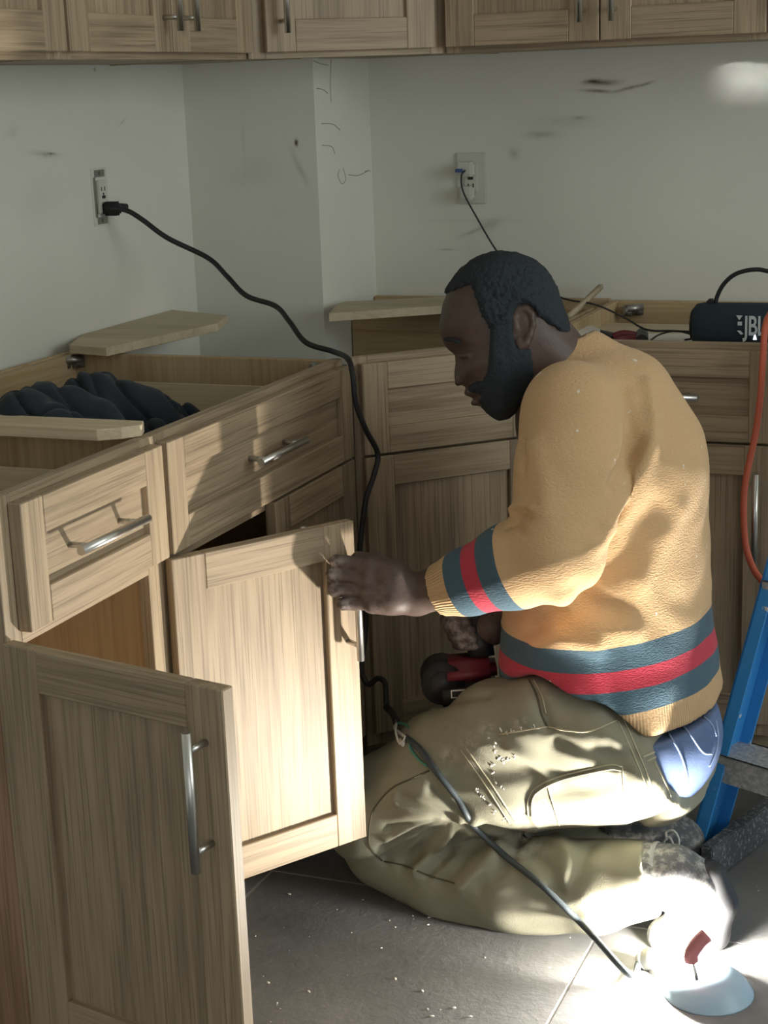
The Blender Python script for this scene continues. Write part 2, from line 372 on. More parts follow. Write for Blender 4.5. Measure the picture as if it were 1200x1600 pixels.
# wall cabinets (bottoms)
def wall_cab(name, loc, rz, w, label, doors, ZU=1.415, top=2.20, d=0.305):
    r = empty(name, (loc[0], loc[1], ZU), rz); tag(r, label, 'cabinet', 'oak wall cabinets'); h = top-ZU
    board('side_panel', r, (0, 0.019, 0), (0.014, d, h), OAK, 'z'); board('side_panel', r, (w-0.014, 0.019, 0), (w, d, h), OAK, 'z')
    board('bottom_panel', r, (0.014, 0.019, 0.002), (w-0.014, d, 0.016), OAK, 'x'); board('top_panel', r, (0.014, 0.019, h-0.016), (w-0.014, d, h-0.001), OAK, 'x')
    board('back_panel', r, (0.014, d-0.008, 0.016), (w-0.014, d, h-0.016), M['plyin'], 'z')
    board('frame_stile', r, (0, 0, 0), (0.036, 0.019, h), OAK, 'z'); board('frame_stile', r, (w-0.036, 0, 0), (w, 0.019, h), OAK, 'z')
    board('frame_rail', r, (0.036, 0, 0), (w-0.036, 0.019, 0.036), OAK, 'x'); board('frame_rail', r, (0.036, 0, h-0.036), (w-0.036, 0.019, h), OAK, 'x')
    for (x0, dw_, hx) in doors:
        shaker('door', r, dw_, h-0.024, (x0, 0, 0.012), 0, 0.062, 0, (hx, 0.035+0.088) if hx else None)
    return r
UA0, UB0, UB1 = -1.270, -1.273, -0.600
wall_cab('wall_cabinet', (0.305, -1.72, 0), math.pi/2, 0.447, 'leftmost oak wall cabinet, cut by the left edge, its door partly lit warm', [(0.01, 0.447-0.014, 0.03)])
wb = UB1-UB0
wall_cab('wall_cabinet', (0.305, UB0, 0), math.pi/2, wb, 'oak wall cabinet with two doors and paired bar handles on the left wall', [(0.005, 0.339, 0.339-0.030), (0.347, wb-0.347-0.010, 0.030)])
r = wall_cab('wall_cabinet', (0.309, -0.600, 0), math.pi/4, 0.43, 'diagonal oak corner wall cabinet with one handle above the boxed-out corner', [(0.032, 0.365, 0.034)], d=0.16)
iv = Matrix.Rotation(-math.pi/4, 4, 'Z') @ Matrix.Translation((-0.309, 0.600, 0))
for lo, hi in (((0.004, -0.608, 0.002), (0.29, YC-0.004, 0.015)), ((XC+0.004, -0.29, 0.002), (0.606, -0.004, 0.015))):
    q = board('bottom_panel', r, lo, hi, OAK, 'x'); q.matrix_basis = iv @ q.matrix_basis
wall_cab('wall_cabinet', (0.616, -0.305, 0), 0, 0.660, 'oak wall cabinet with two doors on the back wall, right of the diagonal one', [(0.006, 0.322, 0.322-0.030), (0.331, 0.323, 0.030)])
wall_cab('wall_cabinet', (1.280, -0.305, 0), 0, 0.40, 'oak wall cabinet at the far right, only a sliver in view', [(0.006, 0.388, 0.030)])

# ------------------------------------------------------------------ loose boards
def prism(name, outline, z0, z1, m, parent=None):
    bm = bmesh.new(); A = [bm.verts.new((x, y, z0)) for x, y in outline]; B = [bm.verts.new((x, y, z1)) for x, y in outline]
    n = len(A)
    for i in range(n): bm.faces.new((A[i], A[(i+1) % n], B[(i+1) % n], B[i]))
    bm.faces.new(A[::-1]); bm.faces.new(B); bmesh.ops.recalc_face_normals(bm, faces=bm.faces[:])
    bmesh.ops.bevel(bm, geom=bm.edges[:], offset=0.001, segments=1, affect='EDGES')
    return bm_obj(name, bm, m, parent, False)
o = prism('plywood_strip', [(0.003, -0.80), (0.052, -0.925), (0.150, -0.950), (0.213, -0.615), (0.176, -0.498), (0.003, -0.43)], H+0.001, H+0.018, M['ply'])
tag(o, 'plywood strip lying along the left wall behind the open-topped cabinet', 'board')
o = prism('plywood_strip', [(0.391, -0.452), (0.345, -0.30), (0.345, -0.262), (0.72, -0.060), (0.72, -0.215)], H+0.001, H+0.019, M['ply'])
tag(o, 'plywood strip lying across the corner cabinet behind the man\'s face', 'board')
o = prism('plywood_board', [(0.04, -1.645), (0.555, -1.645), (0.583, -1.625), (0.602, -1.600), (0.590, -1.572), (0.04, -1.580)], H+0.001, H+0.018, M['pine'])
tag(o, 'pale board with a broken end laid front to back across the two left base cabinets', 'board')

# ------------------------------------------------------------------ outlets, plugs
def outlet(loc, rz, label, cover=True):
    r = empty('wall_outlet', loc, rz); tag(r, label, 'outlet')
    if cover:
        bm = bmesh.new(); add_box(bm, (-0.035, -0.006, -0.057), (0.035, 0, 0.057), bev=0.002); bm_obj('cover_plate', bm, M['white_plastic'], r, False)
    else:
        bm = bmesh.new(); add_box(bm, (-0.030, -0.0015, -0.058), (0.030, 0.0, 0.058)); bm_obj('box_opening', bm, mat('scuffed_plaster', (0.60, 0.60, 0.54), 0.9)[0], r, False)
        bm = bmesh.new()
        for s in (-1, 1):
            add_box(bm, (-0.018, -0.004, s*0.047-0.007), (0.018, -0.0015, s*0.047+0.007)); add_cyl(bm, (0, -0.006, s*0.047), (0, -0.003, s*0.047), 0.004, n=8)
        add_box(bm, (-0.024, -0.005, -0.040), (-0.020, -0.001, 0.040)); bm_obj('yoke', bm, M['zinc'], r, False)
    bm = bmesh.new(); add_box(bm, (-0.0165, -0.009, -0.033), (0.0165, -0.001, 0.033), bev=0.002); bm_obj('receptacle', bm, M['white_plastic'], r, False)
    bm = bmesh.new()
    for s in (-1, 1):
        for x in (-0.006, 0.006): add_box(bm, (x-0.0012, -0.0095, s*0.016-0.004), (x+0.0012, -0.0088, s*0.016+0.004))
        add_cyl(bm, (0, -0.0095, s*0.016-0.010), (0, -0.0088, s*0.016-0.010), 0.0025, n=8)
    add_box(bm, (-0.006, -0.010, -0.003), (0.006, -0.0088, 0.003))
    bm_obj('slots', bm, M['black_plastic'], r, False)
    return r
outlet((0.0, -0.688, 1.158), math.pi/2, 'bare wall outlet without cover plate on the left wall, black plug in it', False)
bo = outlet((0.560, 0.0, 1.145), 0, 'wall outlet with white cover plate on the back wall')
bm = bmesh.new(); add_box(bm, (0.535, -0.036, 1.150), (0.572, -0.010, 1.182), bev=0.004); ad = bm_obj('usb_charger', bm, M['white_plastic'], None, False)
tag(ad, 'small white charger plugged into the upper socket of the back wall outlet', 'charger')
bm = bmesh.new(); add_box(bm, (0.540, -0.034, 1.098), (0.570, -0.010, 1.128), bev=0.004); ad = bm_obj('usb_charger', bm, M['white_plastic'], None, False)
tag(ad, 'small white block plugged into the lower socket of the back wall outlet', 'charger')
cc = tube('charging_cable', [onY(727, 266, -0.040), onY(721, 275, -0.045), onY(724, 300, -0.045), onY(745, 340, -0.040), onY(776, 392, -0.03), onY(815, 440, -0.03), onY(880, 466, -0.10), onY(930, 476, -0.2), onY(975, 496, -0.33), onY(1010, 515, -0.40), onY(1050, 517, -0.40), onY(1092, 519, -0.41)], 0.0022, M['black_rubber'])
tag(cc, 'thin black charging cable running from the back wall outlet down to the speaker', 'cable')
bm = bmesh.new(); add_box(bm, (0.536, -0.046, 1.160), (0.552, -0.036, 1.168), bev=0.001); bm_obj('cable_plug', bm, M['blue_usb'], cc, False)
c2 = tube('charging_cable', [onZ(1015, 533, 0.8535), onZ(1030, 523, 0.855), onZ(1055, 517, 0.86), onZ(1078, 522, 0.8535), onZ(1086, 528, 0.8535), onZ(1070, 531, 0.853)], 0.002, M['black_rubber'])
tag(c2, 'short loop of thin black cable lying on the back cabinet beside the speaker', 'cable')

# ------------------------------------------------------------------ black extension cord with stripped, spliced wires
DOORP = 2.60
cord_pts = [onX(172, 325, 0.030), onX(198, 329, 0.06), onX(222, 343, 0.09), onX(262, 372, 0.14), (np.array(onX(325, 403, 0.22))), onX(355, 432, 0.28), onX(385, 462, 0.34), onX(430, 478, 0.42), onX(452, 502, 0.47),
            onX(478, 535, 0.52), onX(520, 549, 0.58), onX(543, 560, 0.635), onX(551, 585, 0.655), onX(556, 630, 0.66), onX(572, 672, 0.67), onX(590, 708, 0.675), onX(585, 740, 0.675), onX(572, 780, 0.67), onX(565, 830, 0.665), onX(562, 880, 0.665), onX(571, 950, 0.67), onX(570, 1000, 0.67), onX(564, 1045, 0.68), onX(575, 1069, 0.70), onX(590, 1060, 0.72), onX(601, 1066, 0.74), onX(603, 1085, 0.75), onX(604, 1105, 0.76)]
cord = tube('extension_cord', cord_pts, 0.0052, M['black_rubber'], None, 10, 8)
tag(cord, 'black extension cord from the left wall outlet, draped over cabinets and the man\'s knee', 'cord')
bm = bmesh.new(); P0 = Vector(onX(166, 326, 0.012)); add_box(bm, (-0.003, -0.012, -0.014), (0.030, 0.012, 0.014), Matrix.Translation(P0), 0.004); add_cyl(bm, P0+Vector((0.02, 0, 0.002)), P0+Vector((0.03, 0.03, 0.002)), 0.010, 0.006, 10)
bm_obj('plug', bm, M['black_rubber'], cord)

# ------------------------------------------------------------------ implicit surfaces for the figure and cloth
class Field:
    def __init__(s, lo, hi, h):
        s.lo = np.array(lo, float); s.h = h; s.n = np.ceil((np.array(hi)-s.lo)/h).astype(int)+1
        s.F = np.full(s.n, 0.1, np.float32)
    def block(s, lo, hi):
        a = np.clip(np.floor((np.array(lo)-s.lo)/s.h).astype(int), 0, s.n-1); b_ = np.clip(np.ceil((np.array(hi)-s.lo)/s.h).astype(int)+1, 1, s.n)
        sl = tuple(slice(i, j) for i, j in zip(a, b_))
        g = np.meshgrid(*[np.arange(i, j, dtype=np.float32)*s.h+o for i, j, o in zip(a, b_, s.lo)], indexing='ij')
        return sl, g
    def blend(s, sl, d, k, sub=False):
        A = s.F[sl]
        if sub: d = -d; hh = np.clip(0.5-0.5*(d-A)/k, 0, 1) if k else None; s.F[sl] = (A+(d-A)*(1-hh)+k*hh*(1-hh)) if k else np.maximum(A, d); return
        if k: hh = np.clip(0.5+0.5*(A-d)/k, 0, 1); s.F[sl] = A+(d-A)*hh-k*hh*(1-hh)
        else: s.F[sl] = np.minimum(A, d)
    def cone(s, a, b, ra, rb, k=0.02, sy=1.0, yc=0.0, sub=False):
        a = np.array(a, float); b = np.array(b, float)
        if sy != 1.0: a = a.copy(); b = b.copy()
        R = max(ra, rb)+k+0.03; lo = np.minimum(a, b)-R; hi = np.maximum(a, b)+R
        if sy != 1: lo[1] = yc+(lo[1]-yc)*sy-R*(sy-1); hi[1] = yc+(hi[1]-yc)*sy+R*(sy-1)
        sl, (X, Y, Z) = s.block(lo, hi)
        if X.size == 0: return
        if sy != 1: Y = yc+(Y-yc)/sy
        ba = b-a; L = ba@ba+1e-12
        t_ = np.clip(((X-a[0])*ba[0]+(Y-a[1])*ba[1]+(Z-a[2])*ba[2])/L, 0, 1)
        d = np.sqrt((X-a[0]-t_*ba[0])**2+(Y-a[1]-t_*ba[1])**2+(Z-a[2]-t_*ba[2])**2)-(ra+(rb-ra)*t_)
        s.blend(sl, d.astype(np.float32), k, sub)
    def chain(s, pts, k=0.02, sy=1.0, yc=0.0):
        for (p, r_), (q, r2) in zip(pts, pts[1:]): s.cone(p, q, r_, r2, k, sy, yc)
    def cut(s, p, n):   # keep the side where (x-p).n < 0
        sl, (X, Y, Z) = s.block(s.lo, s.lo+s.h*s.n); n = np.array(n, float)/np.linalg.norm(n)
        s.F = np.maximum(s.F, ((X-p[0])*n[0]+(Y-p[1])*n[1]+(Z-p[2])*n[2]).astype(np.float32))
    def mesh(s):
        F = s.F; F[0] = F[-1] = 0.1; F[:, 0] = F[:, -1] = 0.1; F[:, :, 0] = F[:, :, -1] = 0.1
        I = F < 0; n = np.array(F.shape); c = np.zeros(n-1, np.int8)
        for dx in (0, 1):
            for dy in (0, 1):
                for dz in (0, 1): c += I[dx:n[0]-1+dx, dy:n[1]-1+dy, dz:n[2]-1+dz]
        cells = np.argwhere((c > 0) & (c < 8)); idx = np.full(n-1, -1, np.int32); idx[tuple(cells.T)] = np.arange(len(cells))
        acc = np.zeros((len(cells), 3)); cnt = np.zeros(len(cells))
        cr = [(i, j, k) for i in (0, 1) for j in (0, 1) for k in (0, 1)]
        for u in cr:
            for ax in range(3):
                if u[ax]: continue
                v = list(u); v[ax] = 1
                fu = F[tuple((cells+u).T)]; fv = F[tuple((cells+v).T)]; m_ = (fu < 0) != (fv < 0)
                tt = fu[m_]/(fu[m_]-fv[m_]); P = np.array(u, float)+np.outer(tt, np.array(v)-np.array(u)); acc[m_] += P; cnt[m_] += 1
        V = (cells+acc/cnt[:, None])*s.h+s.lo; faces = []
        for ax in range(3):
            sl0 = [slice(None)]*3; sl1 = [slice(None)]*3; sl0[ax] = slice(0, -1); sl1[ax] = slice(1, None)
            A, B = I[tuple(sl0)], I[tuple(sl1)]; e = np.argwhere(A != B); fl_ = A[tuple(e.T)]
            o1, o2 = [(1, 2), (2, 0), (0, 1)][ax]; q = []
            for d1, d2 in ((-1, -1), (0, -1), (0, 0), (-1, 0)):
                x = e.copy(); x[:, o1] += d1; x[:, o2] += d2; q.append(idx[tuple(x.T)])
            q = np.stack(q, 1); q[~fl_] = q[~fl_][:, ::-1]; faces.append(q)
        Fc = np.concatenate(faces); return V, Fc
def relax(V, Fc, it=2, lam=0.5):
    e = np.concatenate([Fc[:, [0, 1]], Fc[:, [1, 2]], Fc[:, [2, 3]], Fc[:, [3, 0]]]); deg = np.bincount(np.concatenate([e[:, 0], e[:, 1]]), minlength=len(V))
    for _ in range(it):
        A = np.zeros_like(V)
        for a_, b_ in ((0, 1), (1, 0)):
            for k in range(3): A[:, k] += np.bincount(e[:, a_], V[e[:, b_], k], minlength=len(V))
        V = V+(A/deg[:, None]-V)*lam
    return V
def normals(V, Fc):
    fn = np.cross(V[Fc[:, 2]]-V[Fc[:, 0]], V[Fc[:, 3]]-V[Fc[:, 1]]); Nn = np.zeros_like(V)
    for c_ in range(4):
        for k in range(3): Nn[:, k] += np.bincount(Fc[:, c_], fn[:, k], minlength=len(V))
    return Nn/(np.linalg.norm(Nn, axis=1)[:, None]+1e-12)
def polydist(V, pts):
    d = np.full(len(V), 9.0)
    for a_, b_ in zip(pts, pts[1:]):
        a_, b_ = np.array(a_), np.array(b_); ba = b_-a_; t_ = np.clip(((V-a_)@ba)/(ba@ba+1e-12), 0, 1); d = np.minimum(d, np.linalg.norm(V-a_-t_[:, None]*ba, axis=1))
    return d
def mesh_obj(name, V, Fc, m, parent=None, attrs=None):
    me = bpy.data.meshes.new(name); me.vertices.add(len(V)); me.vertices.foreach_set('co', V.astype(np.float32).ravel())
    me.loops.add(Fc.size); me.loops.foreach_set('vertex_index', Fc.astype(np.int32).ravel())
    me.polygons.add(len(Fc)); me.polygons.foreach_set('loop_start', np.arange(0, Fc.size, 4, dtype=np.int32))
    me.polygons.foreach_set('use_smooth', np.ones(len(Fc), bool)); me.update(calc_edges=True); me.validate()
    for k, v in (attrs or {}).items():
        a_ = me.attributes.new(k, 'FLOAT', 'POINT'); a_.data.foreach_set('value', v.astype(np.float32))
    return link(name, me, parent, m)
def bvh(V, Fc): return BVHTree.FromPolygons([Vector(v) for v in V], [tuple(int(i) for i in f) for f in Fc])
def hit(T, x, y, lift=0.0):
    d = Vector(ray(x, y)).normalized(); h_ = T.ray_cast(Vector(CAM), d)
    if h_[0] is None: return None
    return np.array(h_[0]-d*lift)
def hits(T, pts, sub=5, lift=0.0):
    P = [hit(T, q[0], q[1], lift) for q in (spline([(a_, b_, 0) for a_, b_ in pts], sub) if len(pts) > 2 else [np.array(pts[0])+(np.array(pts[1])-np.array(pts[0]))*i/sub for i in range(sub+1)])]
    return [p for p in P if p is not None]
def inpoly(P, poly):
    """signed distance in pixels, positive inside"""
    x, y = P[:, 0], P[:, 1]; ins = np.zeros(len(P), bool); d = np.full(len(P), 1e9); n = len(poly)
    for i in range(n):
        (x1, y1), (x2, y2) = poly[i], poly[(i+1) % n]
        c_ = ((y1 > y) != (y2 > y)) & (x < (x2-x1)*(y-y1)/(y2-y1+1e-12)+x1); ins ^= c_
        ba = np.array([x2-x1, y2-y1]); t_ = np.clip(((x-x1)*ba[0]+(y-y1)*ba[1])/(ba@ba+1e-12), 0, 1)
        d = np.minimum(d, np.hypot(x-x1-t_*ba[0], y-y1-t_*ba[1]))
    return np.where(ins, d, -d)

# cloth in the open cabinet
f = Field((0.12, -1.60, 0.70), (0.60, -0.96, 0.96), 0.0045)
for (x, y, X, r_) in ((40, 655, .36, .048), (25, 640, .30, .032), (75, 640, .36, .045), (110, 640, .38, .040), (60, 630, .3, .036), (140, 622, .32, .048), (165, 615, .32, .040), (190, 640, .36, .052), (225, 650, .38, .050), (250, 655, .40, .045), (285, 655, .40, .034), (210, 630, .34, .036), (245, 690, .45, .04), (150, 670, .42, .05), (90, 680, .42, .05)):
    p = onX(x, y, X); f.cone(p, p+np.array([0.03, 0.04*rng.normal(), -0.03]), r_, r_*0.9, 0.013)
V, Fc = f.mesh(); V = relax(V, Fc, 2); Nn = normals(V, Fc)
V += Nn*(-0.012*(1-np.abs(np.sin(V[:, 1]*26+V[:, 0]*14+2.2*np.sin(V[:, 0]*17+V[:, 2]*21))))**4-0.010*(1-np.abs(np.sin(V[:, 0]*22-V[:, 1]*13+2*np.sin(V[:, 1]*19))))**5)[:, None]
jm, t, b = mat('charcoal_fleece', (0.020, 0.026, 0.034), 0.95, 0, 0.1); b.inputs['Sheen Weight'].default_value = 0.1
jk = mesh_obj('jacket', V, Fc, jm); tag(jk, 'crumpled dark charcoal jacket stuffed into the open top of the left cabinet', 'jacket')

# ------------------------------------------------------------------ the man
HD = 2.66                                              # depth of the head
man = None
body = Field((0.62, -1.50, 0.30), (1.24, -0.80, 1.14), 0.003)
C_ = -FW*1.0                                           # lateral axis of the head (towards the left ear)
def pxd(x, y, d): return at(x, y, d)
hs = HD/F_PX                                           # metres per pixel at the head
head_prof = [(700, 455), (692, 475), (687, 503), (688, 520), (694, 538), (702, 548), (711, 555), (712, 566), (710, 580), (710, 592), (713, 600), (721, 601), (728, 604), (728, 612), (733, 619), (740, 622), (741, 628), (744, 633), (752, 635), (757, 641), (766, 648), (778, 654), (792, 652), (806, 640), (822, 618),
             (850, 600), (880, 575), (893, 545), (893, 520), (884, 495), (876, 470), (868, 448), (855, 425), (835, 408), (805, 397), (775, 395), (745, 404), (720, 422)]
def head_coords(X, Y, Z):
    dx, dy, dz = X-CAM[0], Y-CAM[1], Z-CAM[2]; z = dx*FW[0]+dy*FW[1]+dz*FW[2]
    a_ = 600+(dx*RT[0]+dy*RT[1]+dz*RT[2])/hs; b_ = 800-(dx*UP[0]+dy*UP[1]+dz*UP[2])/hs
    return a_, b_, (HD-z)/hs                           # orthographic pixel units about the head's own depth
def gs(a_, b_, x, y, sx, sy): return np.exp(-((a_-x)/sx)**2-((b_-y)/sy)**2)
def poly_sdf_grid(poly, x0, x1, y0, y1):
    gx, gy = np.meshgrid(np.arange(x0, x1+1), np.arange(y0, y1+1), indexing='ij')
    return inpoly(np.stack([gx.ravel(), gy.ravel()], 1).astype(float), poly).reshape(gx.shape)
def lookup(G, a_, b_, x0, y0):
    i = np.clip(a_-x0, 0, G.shape[0]-1.001); j = np.clip(b_-y0, 0, G.shape[1]-1.001); i0 = i.astype(int); j0 = j.astype(int); u, v = i-i0, j-j0
    return G[i0, j0]*(1-u)*(1-v)+G[i0+1, j0]*u*(1-v)+G[i0, j0+1]*(1-u)*v+G[i0+1, j0+1]*u*v
GX0, GX1, GY0, GY1 = 650, 950, 360, 700
G_head = poly_sdf_grid(head_prof, GX0, GX1, GY0, GY1)
def head_T(a_, b_):
    d = lookup(G_head, a_, b_, GX0, GY0)
    W = 74+4*gs(a_, b_, 820, 470, 60, 60)-14*gs(a_, b_, 690, 560, 55, 60)-16*gs(a_, b_, 770, 660, 60, 50)-10*gs(a_, b_, 880, 590, 50, 40)
    R = 70+0*a_
    q = np.clip(d/R, 0, 1); T = W*np.sqrt(np.clip(1-(1-q)**2, 0, 1))
    nose = np.clip(1.25-(a_-704)/18.0, 0, 1)*np.exp(-((b_-578)/32)**2)
    T = T*(1-0.62*nose)                                # narrow nose
    T = T-7*gs(a_, b_, 716, 548, 13, 9)                # eye socket
    T = T+4*gs(a_, b_, 725, 540, 16, 6)                # brow bone
    T = T+3*gs(a_, b_, 745, 572, 18, 12)               # cheekbone
    T = T-3*gs(a_, b_, 742, 625, 10, 3)                # between the lips
    T = T-6*gs(a_, b_, 735, 600, 9, 9)
    return T, d
def implicit_head(fld, k=0.0):
    lo = np.array(at(640, 350, HD))-0.14; hi = np.array(at(930, 690, HD))+0.16
    c_ = (lo+hi)/2; sl, (X, Y, Z) = fld.block(c_-0.24, c_+0.24); a_, b_, c2_ = head_coords(X, Y, Z); T, d = head_T(a_, b_)
    D = np.where(d > 0, (np.abs(c2_)-T)*0.75, np.maximum(np.abs(c2_), 0)+(-d))*hs
    fld.blend(sl, D.astype(np.float32), k)
implicit_head(body)
def hp(x, y, c_): return at(x, y, HD)+C_*c_*hs           # point beside the head, c_ pixels towards the camera
# neck and hidden core
body.cone(hp(858, 560, 0), at(885, 665, 2.70), 0.062, 0.075, 0.02)
body.chain([(at(885, 665, 2.70), .075), (at(945, 760, 2.72), .09), (at(950, 900, 2.74), .09)], 0.03)
# ears
for s in (1, -1):
    e0 = 67*s
    body.cone(hp(812, 512, e0), hp(814, 535, e0), 0.011, 0.010, 0.004)
    ear = [(800, 522), (797, 505), (803, 494), (814, 491), (824, 500), (826, 516), (821, 532), (815, 545), (808, 550), (804, 541)]
    E = [hp(x, y, e0+(8+5*(x-797)/30)*s) for x, y in ear]
    for i in range(len(E)-1): body.cone(E[i], E[i+1], 0.0042 if i < 6 else 0.0052, 0.0042 if i < 6 else 0.0052, 0.004)
    A = [hp(x, y, e0+9*s) for x, y in ((806, 508), (813, 505), (817, 515), (815, 527))]
    for i in range(3): body.cone(A[i], A[i+1], 0.003, 0.003, 0.003)
    # brow and closed lid
    body.cone(hp(717, 559, 33*s), hp(729, 559, 47*s), 0.0042, 0.0040, 0.006)
    body.cone(hp(716, 597, 12*s), hp(724, 594, 17*s), 0.0055, 0.005, 0.004)
# lips
body.cone(hp(731, 613, 12), hp(731, 613, -12), 0.0055, 0.0055, 0.004); body.cone(hp(741, 629, 11), hp(741, 629, -11), 0.005, 0.005, 0.004)
# arms: left (near) and right
LSH, LEL, LWR = onY(893, 648, -1.24), onY(868, 862, -1.335), at(650, 929, 2.60)
body.chain([(onY(945, 690, -1.12), .06), (LSH, .055), (LEL, .047), (at(720, 908, 2.57), .040), (LWR, .031)], 0.02)
RSH, REL = onY(925, 655, -0.94), onY(880, 900, -0.92)
RWR = at(768, 978, 2.80)
body.chain([(onY(945, 690, -1.0), .06), (RSH, .055), (REL, .045), (at(815, 945, 2.81), .038), (RWR, .029)], 0.02)
# left hand closed around the door handle
MC = [(578, 884), (574, 904), (576, 924), (582, 943)]; PI = [(526, 877), (519, 899), (522, 922), (534, 944)]
for i in range(4):
    mcp = at(*MC[i], 2.585); pip = at(*PI[i], 2.588); dip = at(PI[i][0]+1, PI[i][1]+3, 2.628); tip = at(PI[i][0]+20, PI[i][1]+5, 2.640)
    r_ = (.0103, .0101, .0097, .0086)[i]
    body.cone(LWR, mcp, 0.027, 0.0165, 0.012); body.cone(mcp, pip, r_+.0022, r_+.0008, 0.0015); body.cone(pip, dip, r_+.0006, r_-.001, 0.002); body.cone(dip, tip, r_-.001, r_-.003, 0.002)
body.cone(at(615, 900, 2.585), at(612, 935, 2.585), 0.026, 0.024, 0.015)
body.cone(at(625, 905, 2.60), at(588, 876, 2.60), 0.019, 0.0135, 0.008); body.cone(at(588, 876, 2.60), at(560, 872, 2.612), 0.0125, 0.0105, 0.003); body.cone(at(560, 872, 2.612), at(548, 880, 2.635), 0.0105, 0.009, 0.003)
# right hand around the drill grip
for i in range(4):
    mcp = at(735-3*i, 962+12*i, 2.845); pip = at(697+6*i, 968+13*i, 2.815); dip = at(704+6*i, 970+13*i, 2.788); tip = at(730+5*i, 972+13*i, 2.784); r_ = (.0098, .0098, .0094, .0082)[i]
    body.cone(RWR, mcp, 0.026, 0.016, 0.012); body.cone(mcp, pip, r_+.002, r_+.001, 0.004); body.cone(pip, dip, r_+.001, r_, 0.002); body.cone(dip, tip, r_, r_-.0015, 0.002)
body.cone(at(766, 960, 2.81), at(742, 955, 2.79), 0.014, 0.011, 0.006); body.cone(at(742, 955, 2.79), at(720, 958, 2.785), 0.0105, 0.009, 0.003)
V, Fc = body.mesh(); V = relax(V, Fc, 1, 0.4)
skin, t, b = mat('dark_skin', (0.066, 0.037, 0.027), 0.5)
g = N(t, 'ShaderNodeNewGeometry'); n1 = noise(t, g.outputs['Position'], 90, 4); n2 = noise(t, g.outputs['Position'], 260, 3)
at_ = N(t, 'ShaderNodeAttribute', attribute_name='dust')
c = mix(t, n1, (0.066, 0.043, 0.036), (0.100, 0.066, 0.054))
c = mix(t, math_n(t, 'MULTIPLY', at_.outputs['Fac'], ramp(t, n1, [(0.38, (0, 0, 0)), (0.62, (1, 1, 1))])), c, (0.42, 0.38, 0.35))
t.links.new(c, b.inputs['Base Color']); bump(t, b, n2, 0.25, 0.0015)
dust = np.zeros(len(V)); Pp = project(V)
for x, y, q in ((520, 880, 16), (515, 905, 14), (522, 930, 12), (540, 945, 10), (700, 975, 20), (715, 990, 20), (730, 1005, 18)):
    dust = np.maximum(dust, 0.75*np.exp(-((Pp[:, 0]-x)**2+(Pp[:, 1]-y)**2)/q**2))
dust = np.maximum(dust, 0.10*np.exp(-((Pp[:, 0]-590)**2+(Pp[:, 1]-940)**2)/45**2))
man = mesh_obj('person', V, Fc, skin, None, {'dust': dust})
tag(man, 'kneeling man in mustard striped sweater and olive trousers holding a cabinet door', 'person')
# hair and beard
hair_poly = [(688, 462), (692, 450), (700, 437), (715, 420), (735, 404), (758, 393), (780, 388), (805, 391), (830, 400), (850, 414), (866, 436), (874, 458), (884, 484), (896, 515), (900, 532), (886, 531), (868, 524), (850, 512), (832, 500), (826, 492), (818, 486), (806, 486), (797, 494), (794, 520), (760, 520), (752, 506), (744, 490), (738, 472), (734, 452), (712, 456)]
beard_poly = [(762, 510), (795, 508), (796, 530), (802, 550), (822, 552), (828, 575), (832, 592), (822, 622), (808, 650), (790, 661), (776, 661), (764, 651), (756, 640), (750, 634), (744, 628), (752, 622), (744, 617), (730, 614), (728, 606), (740, 598), (752, 600), (757, 585), (760, 560)]
hm, t, b = mat('black_curly_hair', (0.030, 0.037, 0.044), 0.85, 0, 0.15)
g = N(t, 'ShaderNodeNewGeometry'); bump(t, b, noise(t, g.outputs['Position'], 220, 3), 0.8, 0.004)
def hair_piece(name, poly, thick, amp):
    G = poly_sdf_grid(poly, GX0, GX1, GY0, GY1); c_ = np.array(at(790, 520, HD)); fld = Field(c_-0.2, c_+0.2, 0.0032)
    sl, (X, Y, Z) = fld.block(c_-0.2, c_+0.2); a_, b_, c2_ = head_coords(X, Y, Z); T, d = head_T(a_, b_); p = lookup(G, a_, b_, GX0, GY0)
    w_ = (np.sin(X*330+2*np.sin(Z*190))*np.sin(Y*350+2*np.sin(X*210))*np.sin(Z*340+2*np.sin(Y*200)))*amp
    full = np.where(d > 0, (np.abs(c2_)-T)*0.75, np.abs(c2_)*0.5-d)-thick*np.clip((p+2)/7, 0.35, 1)
    prof = -p*0.9
    fld.F[sl] = (np.maximum(full, prof)*hs+w_).astype(np.float32)
    V, Fc = fld.mesh(); V = relax(V, Fc, 1, 0.4); return mesh_obj(name, V, Fc, hm, man)
hair_piece('hair', hair_poly, 7.5, 0.0034); hair_piece('beard', beard_poly, 6.0, 0.0016)
tube('eyebrow', [hp(695, 533, 24), hp(704, 535, 38), hp(716, 540, 50)], 0.003, hm, man, 6, 4)

